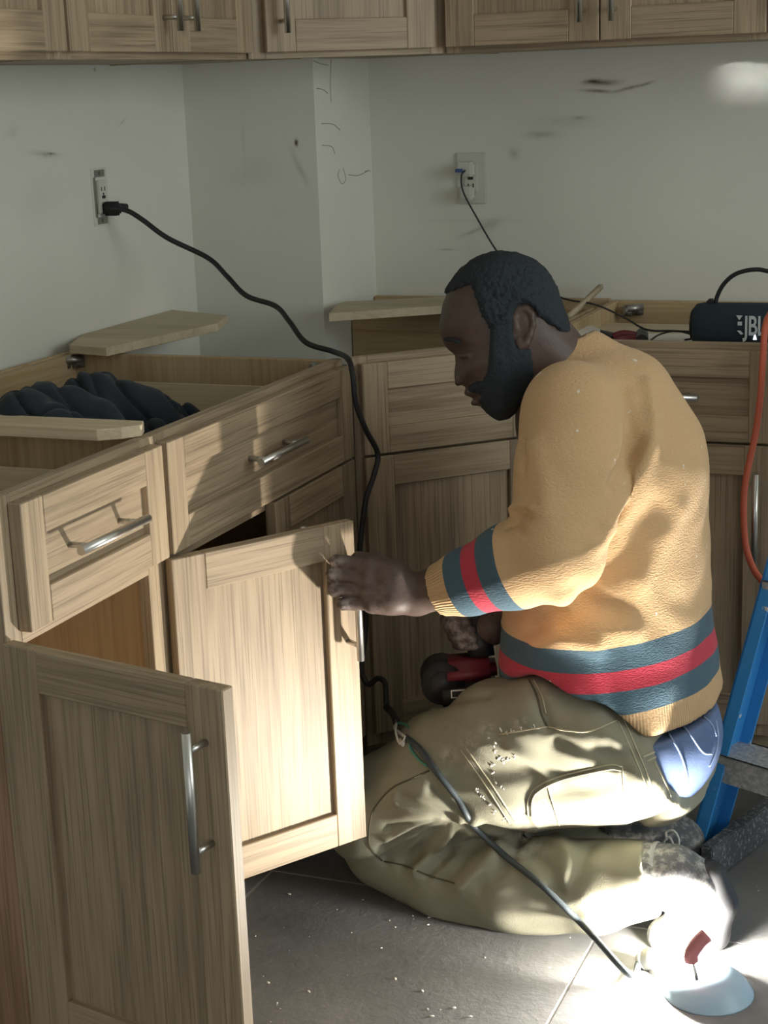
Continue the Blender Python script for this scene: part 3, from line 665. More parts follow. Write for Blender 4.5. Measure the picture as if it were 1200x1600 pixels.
# ---- sweater
sw = Field((0.74, -1.50, 0.20), (1.48, -0.80, 0.99), 0.0048)
yc = -1.09
def T_(x, y, Y=-1.085): return onY(x, y, Y)
sw.chain([(T_(905, 610), .070), (T_(930, 640), .098), (T_(952, 705), .122), (T_(955, 800), .142), (T_(949, 900), .152), (T_(948, 1000), .160), (T_(957, 1085), .166), (T_(962, 1180), .166)], 0.05, 1.28, -1.085)
sw.cone(T_(965, 640, -1.10), T_(1000, 720, -1.10), .085, .10, 0.05, 1.3, -1.085)
sw.cone(T_(897, 578), T_(905, 610), .071, .080, 0.02)
sw.chain([(T_(935, 640, -1.15), .075), (onY(895, 648, -1.235), .079), (onY(889, 740, -1.285), .0815), (onY(869, 862, -1.34), .073)], 0.012)
FA0, FA1 = onY(869, 862, -1.34), np.array(at(684, 924, 2.585))
sw.chain([(FA0, .073), (FA0+(FA1-FA0)*.35, .066), (FA0+(FA1-FA0)*.75, .051), (FA1, .0395), (FA1+(FA1-FA0)*.1, .039)], 0.012)
sw.chain([(onY(930, 655, -.95), .08), (onY(895, 780, -.90), .078), (onY(880, 900, -.90), .072)], 0.012)
RA1 = np.array(at(800, 958, 2.81)); RA0 = onY(880, 900, -.90)
sw.chain([(RA0, .07), (RA1, .046), (RA1+(RA1-RA0)*.1, .045)], 0.012)
for c_, n_ in ((FA1, FA1-FA0), (RA1, RA1-RA0)):           # cuffs end cleanly
    n_ = n_/np.linalg.norm(n_); sl, (X, Y, Z) = sw.block(c_-0.09, c_+0.09)
    s_ = (X-c_[0])*n_[0]+(Y-c_[1])*n_[1]+(Z-c_[2])*n_[2]; sw.F[sl] = np.where(np.sqrt((X-c_[0])**2+(Y-c_[1])**2+(Z-c_[2])**2) < 0.085, np.maximum(sw.F[sl], s_), sw.F[sl])
hc = np.array(onY(962, 1086, -1.085)); hl = np.array(onY(1134, 1094, -1.085)); hx = (hl-hc)/np.linalg.norm(hl-hc)
hn = np.cross(np.array([0, 1.0, 0]), hx); hn = hn if hn[2] < 0 else -hn
hn = hn/np.linalg.norm(hn); sw.cut(hc, hn)
# neck opening, and the room the bunched lap of the trousers takes
sw.cone(onY(872, 520, -1.085), onY(897, 590, -1.085), .050, .050, 0.008, sub=True)
LAP0 = [(onY(780, 1134, -1.265), .072), (onY(850, 1119, -1.28), .067), (onY(922, 1147, -1.285), .059), (onY(980, 1190, -1.265), .053)]
for (p_, ra_), (q_, rb__) in zip(LAP0, LAP0[1:]): sw.cone(p_, q_, ra_, rb__, 0.01, sub=True)
V, Fc = sw.mesh(); V = relax(V, Fc, 2); Nn = normals(V, Fc); T = bvh(V, Fc)
for amp, wid, pts in ((-.010, .012, [(978, 610), (985, 660), (975, 720), (958, 760)]), (.010, .012, [(1010, 600), (1016, 640), (1018, 675), (1005, 720), (975, 770), (945, 820)]),
                      (-.008, .010, [(1000, 690), (985, 720), (968, 745)]), (.008, .016, [(1015, 690), (1000, 760), (960, 820), (930, 850)]), (.007, .022, [(1060, 800), (1030, 850), (1005, 905)]), (-.006, .02, [(1020, 790), (985, 850), (950, 890)]),
                      (-.010, .007, [(806, 808), (818, 800), (828, 806)]), (-.009, .007, [(795, 822), (806, 818), (815, 825)]), (.008, .008, [(800, 796), (815, 790), (830, 798)]), (-.007, .008, [(815, 690), (820, 720), (818, 735)]),
                      (.006, .02, [(830, 700), (850, 760), (850, 800)]), (-.006, .018, [(900, 920), (920, 940), (960, 955)]), (.008, .02, [(880, 935), (920, 975), (990, 985)]), (-.009, .018, [(830, 985), (860, 960), (900, 955)]), (.010, .02, [(840, 1010), (880, 1000), (930, 1010)])):
    P = hits(T, pts)
    if len(P) > 1:
        d = polydist(V, P); V += Nn*(amp*np.exp(-(d/wid)**2))[:, None]
V += Nn*(0.0016*np.sin(V[:, 0]*34+3*np.sin(V[:, 2]*23))*np.sin(V[:, 2]*29+2.0*np.sin(V[:, 1]*31)))[:, None]
# knitted bands: distance from each free edge along the garment
bt = -(V-hc)@hn
def alongs(A, B):
    n_ = (B-A)/np.linalg.norm(B-A); return -(V-B)@n_, np.linalg.norm(V-B-np.outer((V-B)@n_, n_), axis=1)
bl, dl = alongs(FA0, FA1); br_, dr = alongs(RA0, RA1)
Lw = np.linalg.norm(FA0-FA1)
isl = (dl < 0.085) & (bl < 0.16) & (bl > -0.02) & (V[:, 1] < -1.17) & (V[:, 0] < onY(860, 900, -1.3)[0]+.02); isr = (dr < 0.07) & (br_ < 0.15) & (br_ > -.02) & (V[:, 1] > -1.05) & ~isl & (V[:, 0] < 1.0) & (V[:, 2] > 0.45)
band = bt.copy()
band[isl] = bl[isl]*1.10+0.003; band[isr] = br_[isr]+1.0e-3
ang = np.arctan2((V-hc)@np.array([0, 1.0, 0]), (V-hc)@hx)*0.19
n_ = (FA1-FA0)/np.linalg.norm(FA1-FA0); e1 = np.cross(n_, [0, 1.0, 0]); e1 /= np.linalg.norm(e1); e2 = np.cross(n_, e1)
ang[isl] = np.arctan2((V[isl]-FA1)@e1, (V[isl]-FA1)@e2)*0.045
sm, t, b = mat('mustard_knit', (0.53, 0.29, 0.092), 0.95, 0, 0.08)
b.inputs['Sheen Weight'].default_value = 0.12
ab = N(t, 'ShaderNodeAttribute', attribute_name='band'); aa = N(t, 'ShaderNodeAttribute', attribute_name='rib')
g = N(t, 'ShaderNodeNewGeometry'); nz = noise(t, g.outputs['Position'], 150, 3, 0.6)
vv = N(t, 'ShaderNodeMapping'); vv.inputs['Scale'].default_value = (1, 1, 2.2); t.links.new(g.outputs['Position'], vv.inputs['Vector']); curl = noise(t, vv.outputs[0], 210, 2, 0.5)
bf = math_n(t, 'ADD', math_n(t, 'MULTIPLY', ab.outputs['Fac'], 5.0), math_n(t, 'MULTIPLY', math_n(t, 'SUBTRACT', nz, 0.5), 0.008))
mus, navy, red = (0.58, 0.395, 0.220), (0.065, 0.115, 0.155), (0.46, 0.050, 0.080)
cr = N(t, 'ShaderNodeValToRGB'); cr.color_ramp.interpolation = 'CONSTANT'; t.links.new(bf, cr.inputs[0])
while len(cr.color_ramp.elements) < 5: cr.color_ramp.elements.new(0.5)
for e, (p, cc_) in zip(cr.color_ramp.elements, ((0, mus), (0.045*5, navy), (0.082*5, red), (0.114*5, navy), (0.153*5, mus))): e.position = p; e.color = (*cc_, 1)
c = mix(t, math_n(t, 'MULTIPLY', curl, 0.35), cr.outputs[0], (0.62, 0.42, 0.2), 'MULTIPLY'); c = mix(t, 0.6, cr.outputs[0], c)
# dried plaster flecks
fk = ramp(t, noise(t, g.outputs['Position'], 48, 2, 0.4), [(0.745, (0, 0, 0)), (0.775, (1, 1, 1))]); c = mix(t, fk, c, (0.7, 0.66, 0.58))
t.links.new(c, b.inputs['Base Color'])
rib = math_n(t, 'SINE', math_n(t, 'MULTIPLY', aa.outputs['Fac'], 2*math.pi/0.0048)); isrib = math_n(t, 'LESS_THAN', bf, 0.045*5)
hgt = math_n(t, 'ADD', math_n(t, 'MULTIPLY', math_n(t, 'MULTIPLY', rib, isrib), 0.7), math_n(t, 'MULTIPLY', curl, 0.9)); bump(t, b, hgt, 0.55, 0.0035)
swo = mesh_obj('sweater', V, Fc, sm, man, {'band': band, 'rib': ang}); swo['label'] = 'mustard fleece sweater with navy and red bands'
SW_T = bvh(V, Fc)

# ---- trousers, jeans
def pelvis(f_, grow=0.0):
    f_.cone(onY(1010, 1165, -1.17), onY(1000, 1150, -1.0), .112+grow, .112+grow, 0.04)
    f_.cone(onY(1035, 1135, -1.12), onY(1030, 1135, -1.03), .098+grow, .098+grow, 0.04)
    f_.cone(onY(1010, 1075, -1.09), onY(1020, 1140, -1.09), .095+grow, .10+grow, 0.03, 1.2, -1.09)
jn = Field((0.98, -1.42, 0.10), (1.48, -0.78, 0.55), 0.005); pelvis(jn, -0.004)
jn.cut(onY(1030, 1108, -1.09), (-0.25, 0, 1.0))
V, Fc = jn.mesh(); V = relax(V, Fc, 2)
dm, t, b = mat('blue_denim', (0.085, 0.135, 0.27), 0.85); g = N(t, 'ShaderNodeNewGeometry'); n1 = noise(t, g.outputs['Position'], 25, 4)
t.links.new(mix(t, n1, (0.045, 0.08, 0.18), (0.14, 0.20, 0.36)), b.inputs['Base Color']); bump(t, b, noise(t, g.outputs['Position'], 300, 2), 0.3, 0.001)
jo = mesh_obj('jeans', V, Fc, dm, man); JT = bvh(V, Fc)
seam_b = mat('denim_seam', (0.22, 0.30, 0.48), 0.8)[0]
for pts in ([(1062, 1128), (1080, 1150), (1098, 1175), (1112, 1178)], [(1044, 1145), (1062, 1175), (1072, 1205), (1076, 1235)], [(1118, 1125), (1122, 1150), (1118, 1175), (1108, 1198)], [(1100, 1120), (1112, 1132), (1119, 1150)]):
    P = hits(JT, pts, 4, 0.001)
    if len(P) > 2: tube('seam', P, 0.0018, seam_b, jo, 5, 2)
tr = Field((0.62, -1.42, -0.02), (1.46, -0.80, 0.52), 0.0045); pelvis(tr, 0.004)
KN = onY(592, 1268, -1.21)
tr.chain([(onY(1005, 1176, -1.18), .115), (onY(800, 1200, -1.205), .100), (onY(690, 1228, -1.21), .100), (KN, .098)], 0.03)
LAP = [(onY(690, 1172, -1.215), .070), (onY(780, 1134, -1.235), .070), (onY(850, 1119, -1.25), .064), (onY(922, 1147, -1.26), .056), (onY(1000, 1200, -1.25), .050)]
tr.chain(LAP, 0.03)
SH = [(onY(606, 1322, -1.21), .074), (onY(700, 1368, -1.225), .078), (onY(800, 1382, -1.245), .082), (onY(930, 1385, -1.255), .074), (onY(1012, 1372, -1.25), .062)]
tr.chain(SH, 0.012)
tr.chain([(onY(985, 1135, -.99), .11), (onY(830, 1150, -.975), .098), (onY(740, 1165, -.97), .094), (onY(664, 1205, -.965), .088)], 0.03)
tr.chain([(onY(668, 1215, -.965), .078), (onY(800, 1255, -.965), .075), (onY(985, 1290, -.96), .058)], 0.012)
e = onY(1020, 1368, -1.25); sl, (X, Y, Z) = tr.block(e-0.12, e+0.12)
cn = e-np.array(onY(930, 1380, -1.255)); cn /= np.linalg.norm(cn); s_ = (X-e[0])*cn[0]+(Y-e[1])*cn[1]+(Z-e[2])*cn[2]
near_ = (np.sqrt((X-e[0])**2+(Y-e[1])**2+(Z-e[2])**2) < 0.095) & (Z < 0.17); tr.F[sl] = np.where(near_, np.maximum(tr.F[sl], s_), tr.F[sl])
# waist line of the low-slung trousers: a slanting plane, only around the hips
wa, wb_ = np.array(onY(1036, 1128, -1.2)), np.array(onY(1078, 1240, -1.2)); wv = (wb_-wa)/np.linalg.norm(wb_-wa); wn_ = np.cross(wv, np.array([0.12, 1.0, 0])); wn_ = wn_ if wn_[0] > 0 else -wn_
wn_ /= np.linalg.norm(wn_); sl, (X, Y, Z) = tr.block((1.0, -1.42, 0.12), (1.46, -0.8, 0.52)); s_ = (X-wa[0])*wn_[0]+(Y-wa[1])*wn_[1]+(Z-wa[2])*wn_[2]
tr.F[sl] = np.maximum(tr.F[sl], np.where(Z > 0.17, s_, -1).astype(np.float32))
tr.cut((0, 0, 0.002), (0, 0, -1))
V, Fc = tr.mesh(); V = relax(V, Fc, 2); Nn = normals(V, Fc); T = bvh(V, Fc)
folds = [(-.016, .010, [(677, 1293), (640, 1308), (598, 1330)]), (-.012, .009, [(683, 1300), (640, 1322), (600, 1345)]), (-.013, .010, [(690, 1298), (660, 1325), (632, 1352)]), (-.013, .011, [(720, 1305), (695, 1335), (667, 1365)]),
         (-.010, .009, [(677, 1287), (645, 1290), (608, 1296)]), (-.009, .010, [(707, 1281), (670, 1262), (629, 1245)]), (-.009, .011, [(728, 1273), (705, 1252), (677, 1236)]), (.008, .009, [(690, 1274), (650, 1255), (620, 1250)]), (.009, .009, [(680, 1291), (640, 1298), (606, 1312)]),
         (.009, .010, [(705, 1305), (678, 1332), (650, 1360)]), (-.018, .010, [(690, 1294), (720, 1296), (757, 1296), (800, 1303), (850, 1302), (900, 1298), (960, 1294), (1010, 1288), (1050, 1272)]),
         (.012, .012, [(712, 1283), (727, 1278), (742, 1284)]), (-.010, .012, [(830, 1330), (860, 1360), (870, 1390)]), (.010, .016, [(870, 1310), (890, 1340), (880, 1380)]), (-.010, .016, [(920, 1320), (900, 1355), (885, 1385)]), (.008, .014, [(780, 1320), (760, 1350), (720, 1385)]), (-.008, .014, [(810, 1315), (790, 1350), (750, 1385)]),
         (-.008, .014, [(740, 1320), (715, 1350), (690, 1375)]), (-.008, .010, [(838, 1082), (848, 1110), (855, 1135)]), (.007, .016, [(860, 1080), (900, 1090), (940, 1110)]), (-.007, .014, [(870, 1160), (920, 1175), (985, 1180)]), (-.008, .012, [(1000, 1140), (1010, 1170), (1018, 1200)]), (.006, .014, [(950, 1150), (980, 1180), (1000, 1215)]),
         (-.007, .012, [(690, 1100), (720, 1090), (760, 1085)]), (.007, .012, [(800, 1165), (840, 1190), (860, 1215)])]
for amp, wid, pts in folds:
    P = hits(T, pts)
    if len(P) > 1: V += Nn*(amp*np.exp(-(polydist(V, P)/wid)**2))[:, None]
V += Nn*(0.0022*np.sin(V[:, 0]*41+3*np.sin(V[:, 2]*37))*np.sin(V[:, 2]*33+2*np.sin(V[:, 1]*38)))[:, None]
# raised cargo pocket and side patch, on the outer side of the near leg only
Pp = project(V); facing = (Nn@(-FW) > 0.05) & (V[:, 1] < -1.12)
pocket = [(825, 1275), (825, 1252), (837, 1231), (876, 1213), (948, 1196), (972, 1198), (976, 1240), (985, 1286), (840, 1296)]
patch = [(720, 1172), (780, 1148), (855, 1136), (924, 1142), (966, 1124), (1014, 1237), (1020, 1275), (800, 1292)]
V += Nn*(np.where(facing, 0.004*np.clip((inpoly(Pp, pocket)+1)/4, 0, 1)+0.0025*np.clip((inpoly(Pp, patch)+1)/4, 0, 1), 0))[:, None]
V[:, 2] = np.maximum(V[:, 2], 0.002)
tm_, t, b = mat('olive_canvas', (0.155, 0.140, 0.088), 0.9, 0, 0.15); g = N(t, 'ShaderNodeNewGeometry'); n1 = noise(t, g.outputs['Position'], 14, 4, 0.6)
c = mix(t, n1, (0.19, 0.184, 0.135), (0.27, 0.262, 0.200))
ap = N(t, 'ShaderNodeAttribute', attribute_name='plaster'); c = mix(t, math_n(t, 'MULTIPLY', ap.outputs['Fac'], ramp(t, noise(t, g.outputs['Position'], 70, 4, 0.7), [(0.42, (0, 0, 0)), (0.6, (1, 1, 1))])), c, (0.62, 0.58, 0.50))
t.links.new(c, b.inputs['Base Color']); bump(t, b, noise(t, g.outputs['Position'], 420, 2), 0.3, 0.0012)
pl = np.zeros(len(V))
for x, y, q in ((745, 1195, 20), (700, 1180, 14), (760, 1140, 14), (812, 1130, 12), (830, 1310, 24), (815, 1330, 16), (850, 1250, 14), (735, 1160, 14)): pl = np.maximum(pl, .35*np.exp(-((Pp[:, 0]-x)**2+(Pp[:, 1]-y)**2)/q**2))
tro = mesh_obj('trousers', V, Fc, tm_, man, {'plaster': np.where(facing, pl, 0)}); tro['label'] = 'olive cargo trousers'
TT = bvh(V, Fc)
sd = mat('olive_seam', (0.085, 0.078, 0.05), 0.9)[0]; sl_ = mat('pale_stitching', (0.40, 0.37, 0.26), 0.9)[0]
for pts, r_, m_ in (([(671, 1204), (640, 1218), (613, 1231), (590, 1255), (580, 1275), (576, 1313), (582, 1330), (597, 1345)], .0015, sd), ([(600, 1346), (630, 1352), (670, 1368), (710, 1380)], .0014, sd),
                    ([(720, 1172), (757, 1225), (797, 1287)], .0014, sl_), ([(729, 1170), (766, 1223), (806, 1285)], .0014, sl_), ([(780, 1148), (820, 1141), (855, 1136)], .0016, sl_), ([(855, 1136), (890, 1142), (924, 1142), (966, 1124)], .0016, sl_),
                    ([(825, 1275), (825, 1252), (837, 1231), (876, 1213), (948, 1196), (972, 1198)], .0016, sl_), ([(831, 1277), (831, 1254), (841, 1237), (878, 1219), (948, 1203), (970, 1204)], .0013, sl_), ([(855, 1226), (865, 1260), (874, 1290)], .0013, sl_),
                    ([(966, 1126), (990, 1180), (1014, 1237)], .0014, sl_), ([(974, 1122), (998, 1178), (1022, 1235)], .0014, sl_), ([(972, 1198), (975, 1237), (979, 1270)], .0014, sl_), ([(1004, 1183), (1028, 1172), (1042, 1154)], .0017, sl_), ([(1010, 1190), (1032, 1178), (1045, 1160)], .0015, sl_),
                    ([(826, 1062), (838, 1085), (846, 1115), (855, 1135)], .0018, sd), ([(833, 1060), (846, 1085), (853, 1115)], .0014, sl_), ([(1022, 1190), (1040, 1225), (1048, 1245)], .0013, sl_)):
    P = hits(TT, pts, 5, 0.0006)
    if len(P) > 2: tube('seam', P, r_, m_, tro, 5, 1)
# white plaster drips on the thigh
pw = mat('dried_plaster', (0.75, 0.72, 0.66), 0.8)[0]
for chain_ in ([(765, 1155), (771, 1163), (775, 1175), (779, 1186), (770, 1195), (769, 1208), (774, 1220), (785, 1230)], [(746, 1234), (752, 1243), (758, 1250), (766, 1259), (774, 1268), (788, 1280)], [(783, 1184), (790, 1187), (795, 1186)], [(787, 1189), (806, 1182)], [(800, 1141), (815, 1137), (834, 1136)], [(783, 1140), (791, 1144)]):
    for x, y in chain_:
        for _ in range(3):
            p = hit(TT, x+random.uniform(-3, 3), y+random.uniform(-3, 3))
            if p is not None:
                bm = bmesh.new(); bmesh.ops.create_icosphere(bm, subdivisions=1, radius=random.uniform(.0008, .0021)); bmesh.ops.transform(bm, matrix=Matrix.Translation(p) @ Matrix.Rotation(random.random()*3, 4, 'Y') @ Matrix.Diagonal((1.6, 1, 0.8, 1)), verts=bm.verts[:]); bm_obj('plaster_fleck', bm, pw, tro)
# ---- boots
bm_m, t, b = mat('worn_boot_leather', (0.12, 0.115, 0.11), 0.8); g = N(t, 'ShaderNodeNewGeometry')
t.links.new(mix(t, ramp(t, noise(t, g.outputs['Position'], 70, 5, 0.7), [(0.46, (0, 0, 0)), (0.72, (1, 1, 1))]), (0.10, 0.105, 0.115), (0.42, 0.41, 0.38)), b.inputs['Base Color'])
def boot(pts, sole, lab):
    lo = np.min([p for p, _ in pts+sole], 0)-.09; hi = np.max([p for p, _ in pts+sole], 0)+.09; lo[2] = max(lo[2], -.02)
    f_ = Field(lo, hi, 0.004); f_.chain(pts, 0.015); f_.cut((0, 0, 0.003), (0, 0, -1)); V, Fc = f_.mesh(); V = relax(V, Fc, 2); o_ = mesh_obj('boot', V, Fc, bm_m, man); o_['label'] = lab
    f_ = Field(lo, hi, 0.004); f_.chain(sole, 0.008); f_.cut((0, 0, 0.002), (0, 0, -1)); V2, F2 = f_.mesh(); V2 = relax(V2, F2, 1); mesh_obj('sole', V2, F2, M['black_rubber'], o_)
    return o_, bvh(V, Fc)
b1, BT = boot([(onY(1015, 1366, -1.25), .052), (onY(1052, 1372, -1.25), .050), (onY(1082, 1385, -1.245), .043), (onY(1092, 1425, -1.245), .042), (onY(1080, 1450, -1.25), .036), (onY(1040, 1462, -1.26), .030)],
              [(onY(1110, 1368, -1.24), .026), (onY(1122, 1410, -1.24), .030), (onY(1112, 1458, -1.24), .028), (onY(1060, 1474, -1.26), .022)], 'left boot, brightly lit, toes tucked under')
b2, BT2 = boot([(onY(975, 1288, -.97), .050), (onY(1030, 1300, -.98), .048), (onY(1062, 1315, -.98), .040), (onY(1072, 1345, -.98), .034)], [(onY(1078, 1310, -.97), .022), (onY(1085, 1345, -.97), .024)], 'right boot in shade with a pale lace')
lace = mat('pale_lace', (0.6, 0.58, 0.54), 0.9)[0]
for pts in ([(1035, 1318), (1045, 1308), (1052, 1322), (1047, 1331)], [(1042, 1312), (1041, 1300), (1052, 1298), (1060, 1310), (1060, 1324)]):
    P = [onY(x, y, -1.035) for x, y in pts]; tube('lace', P, 0.0024, lace, b2, 6, 6)
P = hits(BT, [(1030, 1345), (1045, 1352), (1052, 1370)], 4, .001)
sock = tube('sock', [onY(1000, 1366, -1.25), onY(1035, 1364, -1.25)], 0.050, mat('grey_sock', (0.3, 0.3, 0.3), 0.95)[0], man, 16, 4)

# ------------------------------------------------------------------ lower end of the extension cord: spliced wires, then over the knee to the lamp
def over(pts, lift=0.004): return [p for p in (hit(TT, x, y, lift) for x, y in pts) if p is not None]
up = onX(604, 1105, 0.76)
s1 = np.array(over([(634, 1152)], .012)[0]); s0 = (np.array(up)*0.45+s1*0.55)
tube('taped_splice', [up, up*0.6+s0*0.4+np.array([0.004, 0, 0]), s0], 0.0065, M['black_rubber'], cord, 8, 5)
tube('wire', [s0, s0*0.7+s1*0.3+np.array([-.008, 0, -.004]), s1], 0.0028, M['wire_white'], cord, 6, 6)
tube('wire', [s0, s0*0.6+s1*0.4+np.array([.012, -.004, .010]), s1+np.array([.022, 0, .0])], 0.0022, M['wire_green'], cord, 6, 6)
tube('wire', [s0, s0*0.4+s1*0.6+np.array([-.010, -.004, .0]), s1+np.array([-.010, -.002, -.012]), s1], 0.0022, M['wire_white'], cord, 6, 6)
tube('wire', over([(640, 1160), (642, 1170), (650, 1182), (660, 1192), (668, 1197)], .004), 0.0022, M['wire_green'], cord, 6, 4)
tube('wire', over([(622, 1143), (625, 1155), (630, 1165), (633, 1150)], .006), 0.0026, M['wire_white'], cord, 6, 4)
lower = over([(634, 1152), (655, 1170), (680, 1204), (700, 1228), (715, 1248), (730, 1275), (745, 1296), (790, 1338), (840, 1378), (880, 1415), (905, 1440)], .006)
fin = [np.array(onY(930, 1466, -1.36)), np.array(onZ(985, 1524, .020)), np.array((LAMP.x-0.075, LAMP.y+0.027, LAMP.z-0.036))]
tube('cord_lead', lower+fin, 0.0052, mat('grey_lead', (0.035, 0.045, 0.05), 0.5)[0], cord, 10, 5)

# ------------------------------------------------------------------ work lamp on the floor, just below the frame
lb = empty('work_lamp', (LAMP.x, LAMP.y, 0)); tag(lb, 'glowing work lamp bulb on the floor beside the shin, washed out by glare', 'lamp')
em, t, b = mat('glowing_bulb', (0.9, 0.9, 0.9), 0.4); b.inputs['Emission Color'].default_value = (1, 0.935, 0.83, 1); b.inputs['Emission Strength'].default_value = 2350
hz = Vector((0, 0, LAMP.z)); sk = Vector((-0.80, 0.30, -0.36)).normalized()
bm = bmesh.new(); bmesh.ops.create_uvsphere(bm, u_segments=24, v_segments=14, radius=0.022); bmesh.ops.translate(bm, verts=bm.verts[:], vec=hz); add_cyl(bm, hz+sk*0.016, hz+sk*0.045, 0.0155, 0.013, 20); bm_obj('bulb', bm, em, lb)
bm = bmesh.new(); add_cyl(bm, hz+sk*0.044, hz+sk*0.072, 0.0165, 0.0175, 18); add_cyl(bm, hz+sk*0.072, hz+sk*0.088, 0.0175, 0.009, 18); bm_obj('socket', bm, M['white_plastic'], lb)
bm = bmesh.new(); add_cyl(bm, hz+sk*0.050, (sk*0.050).to_2d().to_3d()+Vector((0, 0, 0.0)), 0.006, 0.014, 12); bm_obj('prop', bm, M['white_plastic'], lb)

# ------------------------------------------------------------------ drill on the far thigh
dr_ = empty('cordless_drill', onY(722, 1080, -1.02), 0); tag(dr_, 'red and black cordless drill in the man\'s right hand, resting on his thigh', 'drill')
base = Vector(dr_.location)
def L_(x, y, d): return Vector(at(x, y, d))-base
bm = bmesh.new(); add_cyl(bm, L_(752, 1025, 2.80), L_(748, 985, 2.80), 0.023, 0.021, 14); add_cyl(bm, L_(748, 985, 2.80), L_(738, 925, 2.80), 0.021, 0.022, 14); bm_obj('grip', bm, M['black_plastic'], dr_)
ax = (L_(690, 1055, 2.80)-L_(760, 1050, 2.80)).normalized(); zz = Vector((0, 0, 1)); zz = (zz-ax*zz.dot(ax)).normalized(); yy = zz.cross(ax)
mt = Matrix.Translation(L_(724, 1058, 2.80)) @ Matrix((ax, yy, zz)).transposed().to_4x4()
bm = bmesh.new(); add_box(bm, (-0.054, -0.036, -0.040), (0.046, 0.036, 0.0), mt, 0.008); bm_obj('battery', bm, M['black_plastic'], dr_)
bm = bmesh.new(); add_box(bm, (-0.056, -0.037, -0.004), (0.040, 0.037, 0.034), mt, 0.012); bm_obj('battery_shoe', bm, M['red'], dr_)
bm = bmesh.new(); add_box(bm, (0.000, 0.036, -0.022), (0.024, 0.0375, -0.008), mt); add_box(bm, (0.002, 0.0372, -0.020), (0.022, 0.0385, -0.010), mt); bm_obj('label_plate', bm, [M['paper'], M['black_plastic']], dr_, False)
for p_ in bpy.data.objects['label_plate'].data.polygons[6:]: p_.material_index = 1
bm = bmesh.new(); add_cyl(bm, mt @ Vector((0.036, -0.030, 0.0)), mt @ Vector((0.036, 0.03, 0.0)), 0.036, n=20); add_cyl(bm, mt @ Vector((0.036, 0.028, 0.0)), mt @ Vector((0.036, 0.034, 0.0)), 0.024, n=20); bm_obj('belt_clip', bm, M['black_plastic'], dr_)
bm = bmesh.new(); add_cyl(bm, L_(778, 915, 2.80), L_(695, 908, 2.80), 0.027, 0.027, 18); add_cyl(bm, L_(695, 908, 2.80), L_(668, 906, 2.80), 0.025, 0.014, 18); bm_obj('motor_housing', bm, M['red'], dr_)
bm = bmesh.new(); add_cyl(bm, L_(668, 906, 2.80), L_(645, 904, 2.80), 0.011, 0.009, 12); bm_obj('chuck', bm, M['zinc'], dr_)
bm = bmesh.new(); add_box(bm, (-0.008, -0.008, -0.012), (0.012, 0.008, 0.012), Matrix.Translation(L_(722, 945, 2.80)), 0.003); bm_obj('trigger', bm, M['red'], dr_)

# ------------------------------------------------------------------ things on the back cabinet
fab, t, b = mat('navy_speaker_mesh', (0.022, 0.036, 0.050), 0.85); g = N(t, 'ShaderNodeTexCoord'); bump(t, b, noise(t, g.outputs['Object'], 400, 2), 0.5, 0.001)
SPY = -0.435; zb = 0.843
sp = empty('portable_speaker', (1.30, SPY, H-0.036), 0); tag(sp, 'navy blue portable speaker with a strap handle on the back cabinet', 'speaker')
bm = bmesh.new(); n = 22
for i, (x, s) in enumerate(((-0.137, .80), (-0.133, .93), (-0.12, .985), (-0.04, 1), (0.04, 1), (0.12, .985), (0.133, .93), (0.137, .80))):
    ring = [bm.verts.new((x, 0.042*s*math.copysign(abs(math.cos(a_))**.75, math.cos(a_)), 0.044+0.043*s*math.copysign(abs(math.sin(a_))**.75, math.sin(a_)))) for a_ in [2*math.pi*k/n for k in range(n)]]
    if i:
        for k in range(n): bm.faces.new((prev[k], prev[(k+1) % n], ring[(k+1) % n], ring[k]))
    else: bm.faces.new(ring[::-1])
    prev = ring
bm.faces.new(prev); bm_obj('speaker_body', bm, fab, sp)
for s in (-1, 1):
    bm = bmesh.new(); add_cyl(bm, (s*0.1385, 0, 0.044), (s*0.142, 0, 0.044), 0.032, 0.030, 20); bm_obj('bass_radiator', bm, M['black_rubber'], sp)
hp_ = [onY(x, y, SPY) - np.array(sp.location) for x, y in ((1118, 474), (1121, 462), (1130, 445), (1146, 430), (1165, 423), (1185, 421), (1205, 424))]
hx0 = [Vector(p) for p in hp_]; mir = [Vector((0.02+(0.02-p.x)*1.0, p.y, p.z)) for p in hx0[:-1]][::-1]
tube('strap', [tuple(p) for p in hx0]+[tuple(p) for p in mir], 0.0042, M['black_rubber'], sp, 8, 5)
bm = bmesh.new(); add_box(bm, (-0.113, -0.012, 0.080), (-0.100, 0.012, 0.094), bev=0.003); bm_obj('strap_loop', bm, M['black_rubber'], sp, False)
cu = bpy.data.curves.new('lettering', 'FONT'); cu.body = 'JBL'; cu.size = 0.052; cu.extrude = 0.0008; cu.space_character = 0.95; cu.offset = 0.0008
tmp = bpy.data.objects.new('tmp', cu); COL.objects.link(tmp); me = bpy.data.meshes.new_from_object(tmp.evaluated_get(bpy.context.evaluated_depsgraph_get())); bpy.data.objects.remove(tmp)
lt = link('lettering', me, sp, M['letter']); sx = 0.80
lt.matrix_basis = Matrix.Translation((-0.034, -0.0445, 0.032)) @ Matrix.Rotation(math.radians(90), 4, 'X') @ Matrix.Diagonal((0.62, 1.0, 1, 1))
bm = bmesh.new()
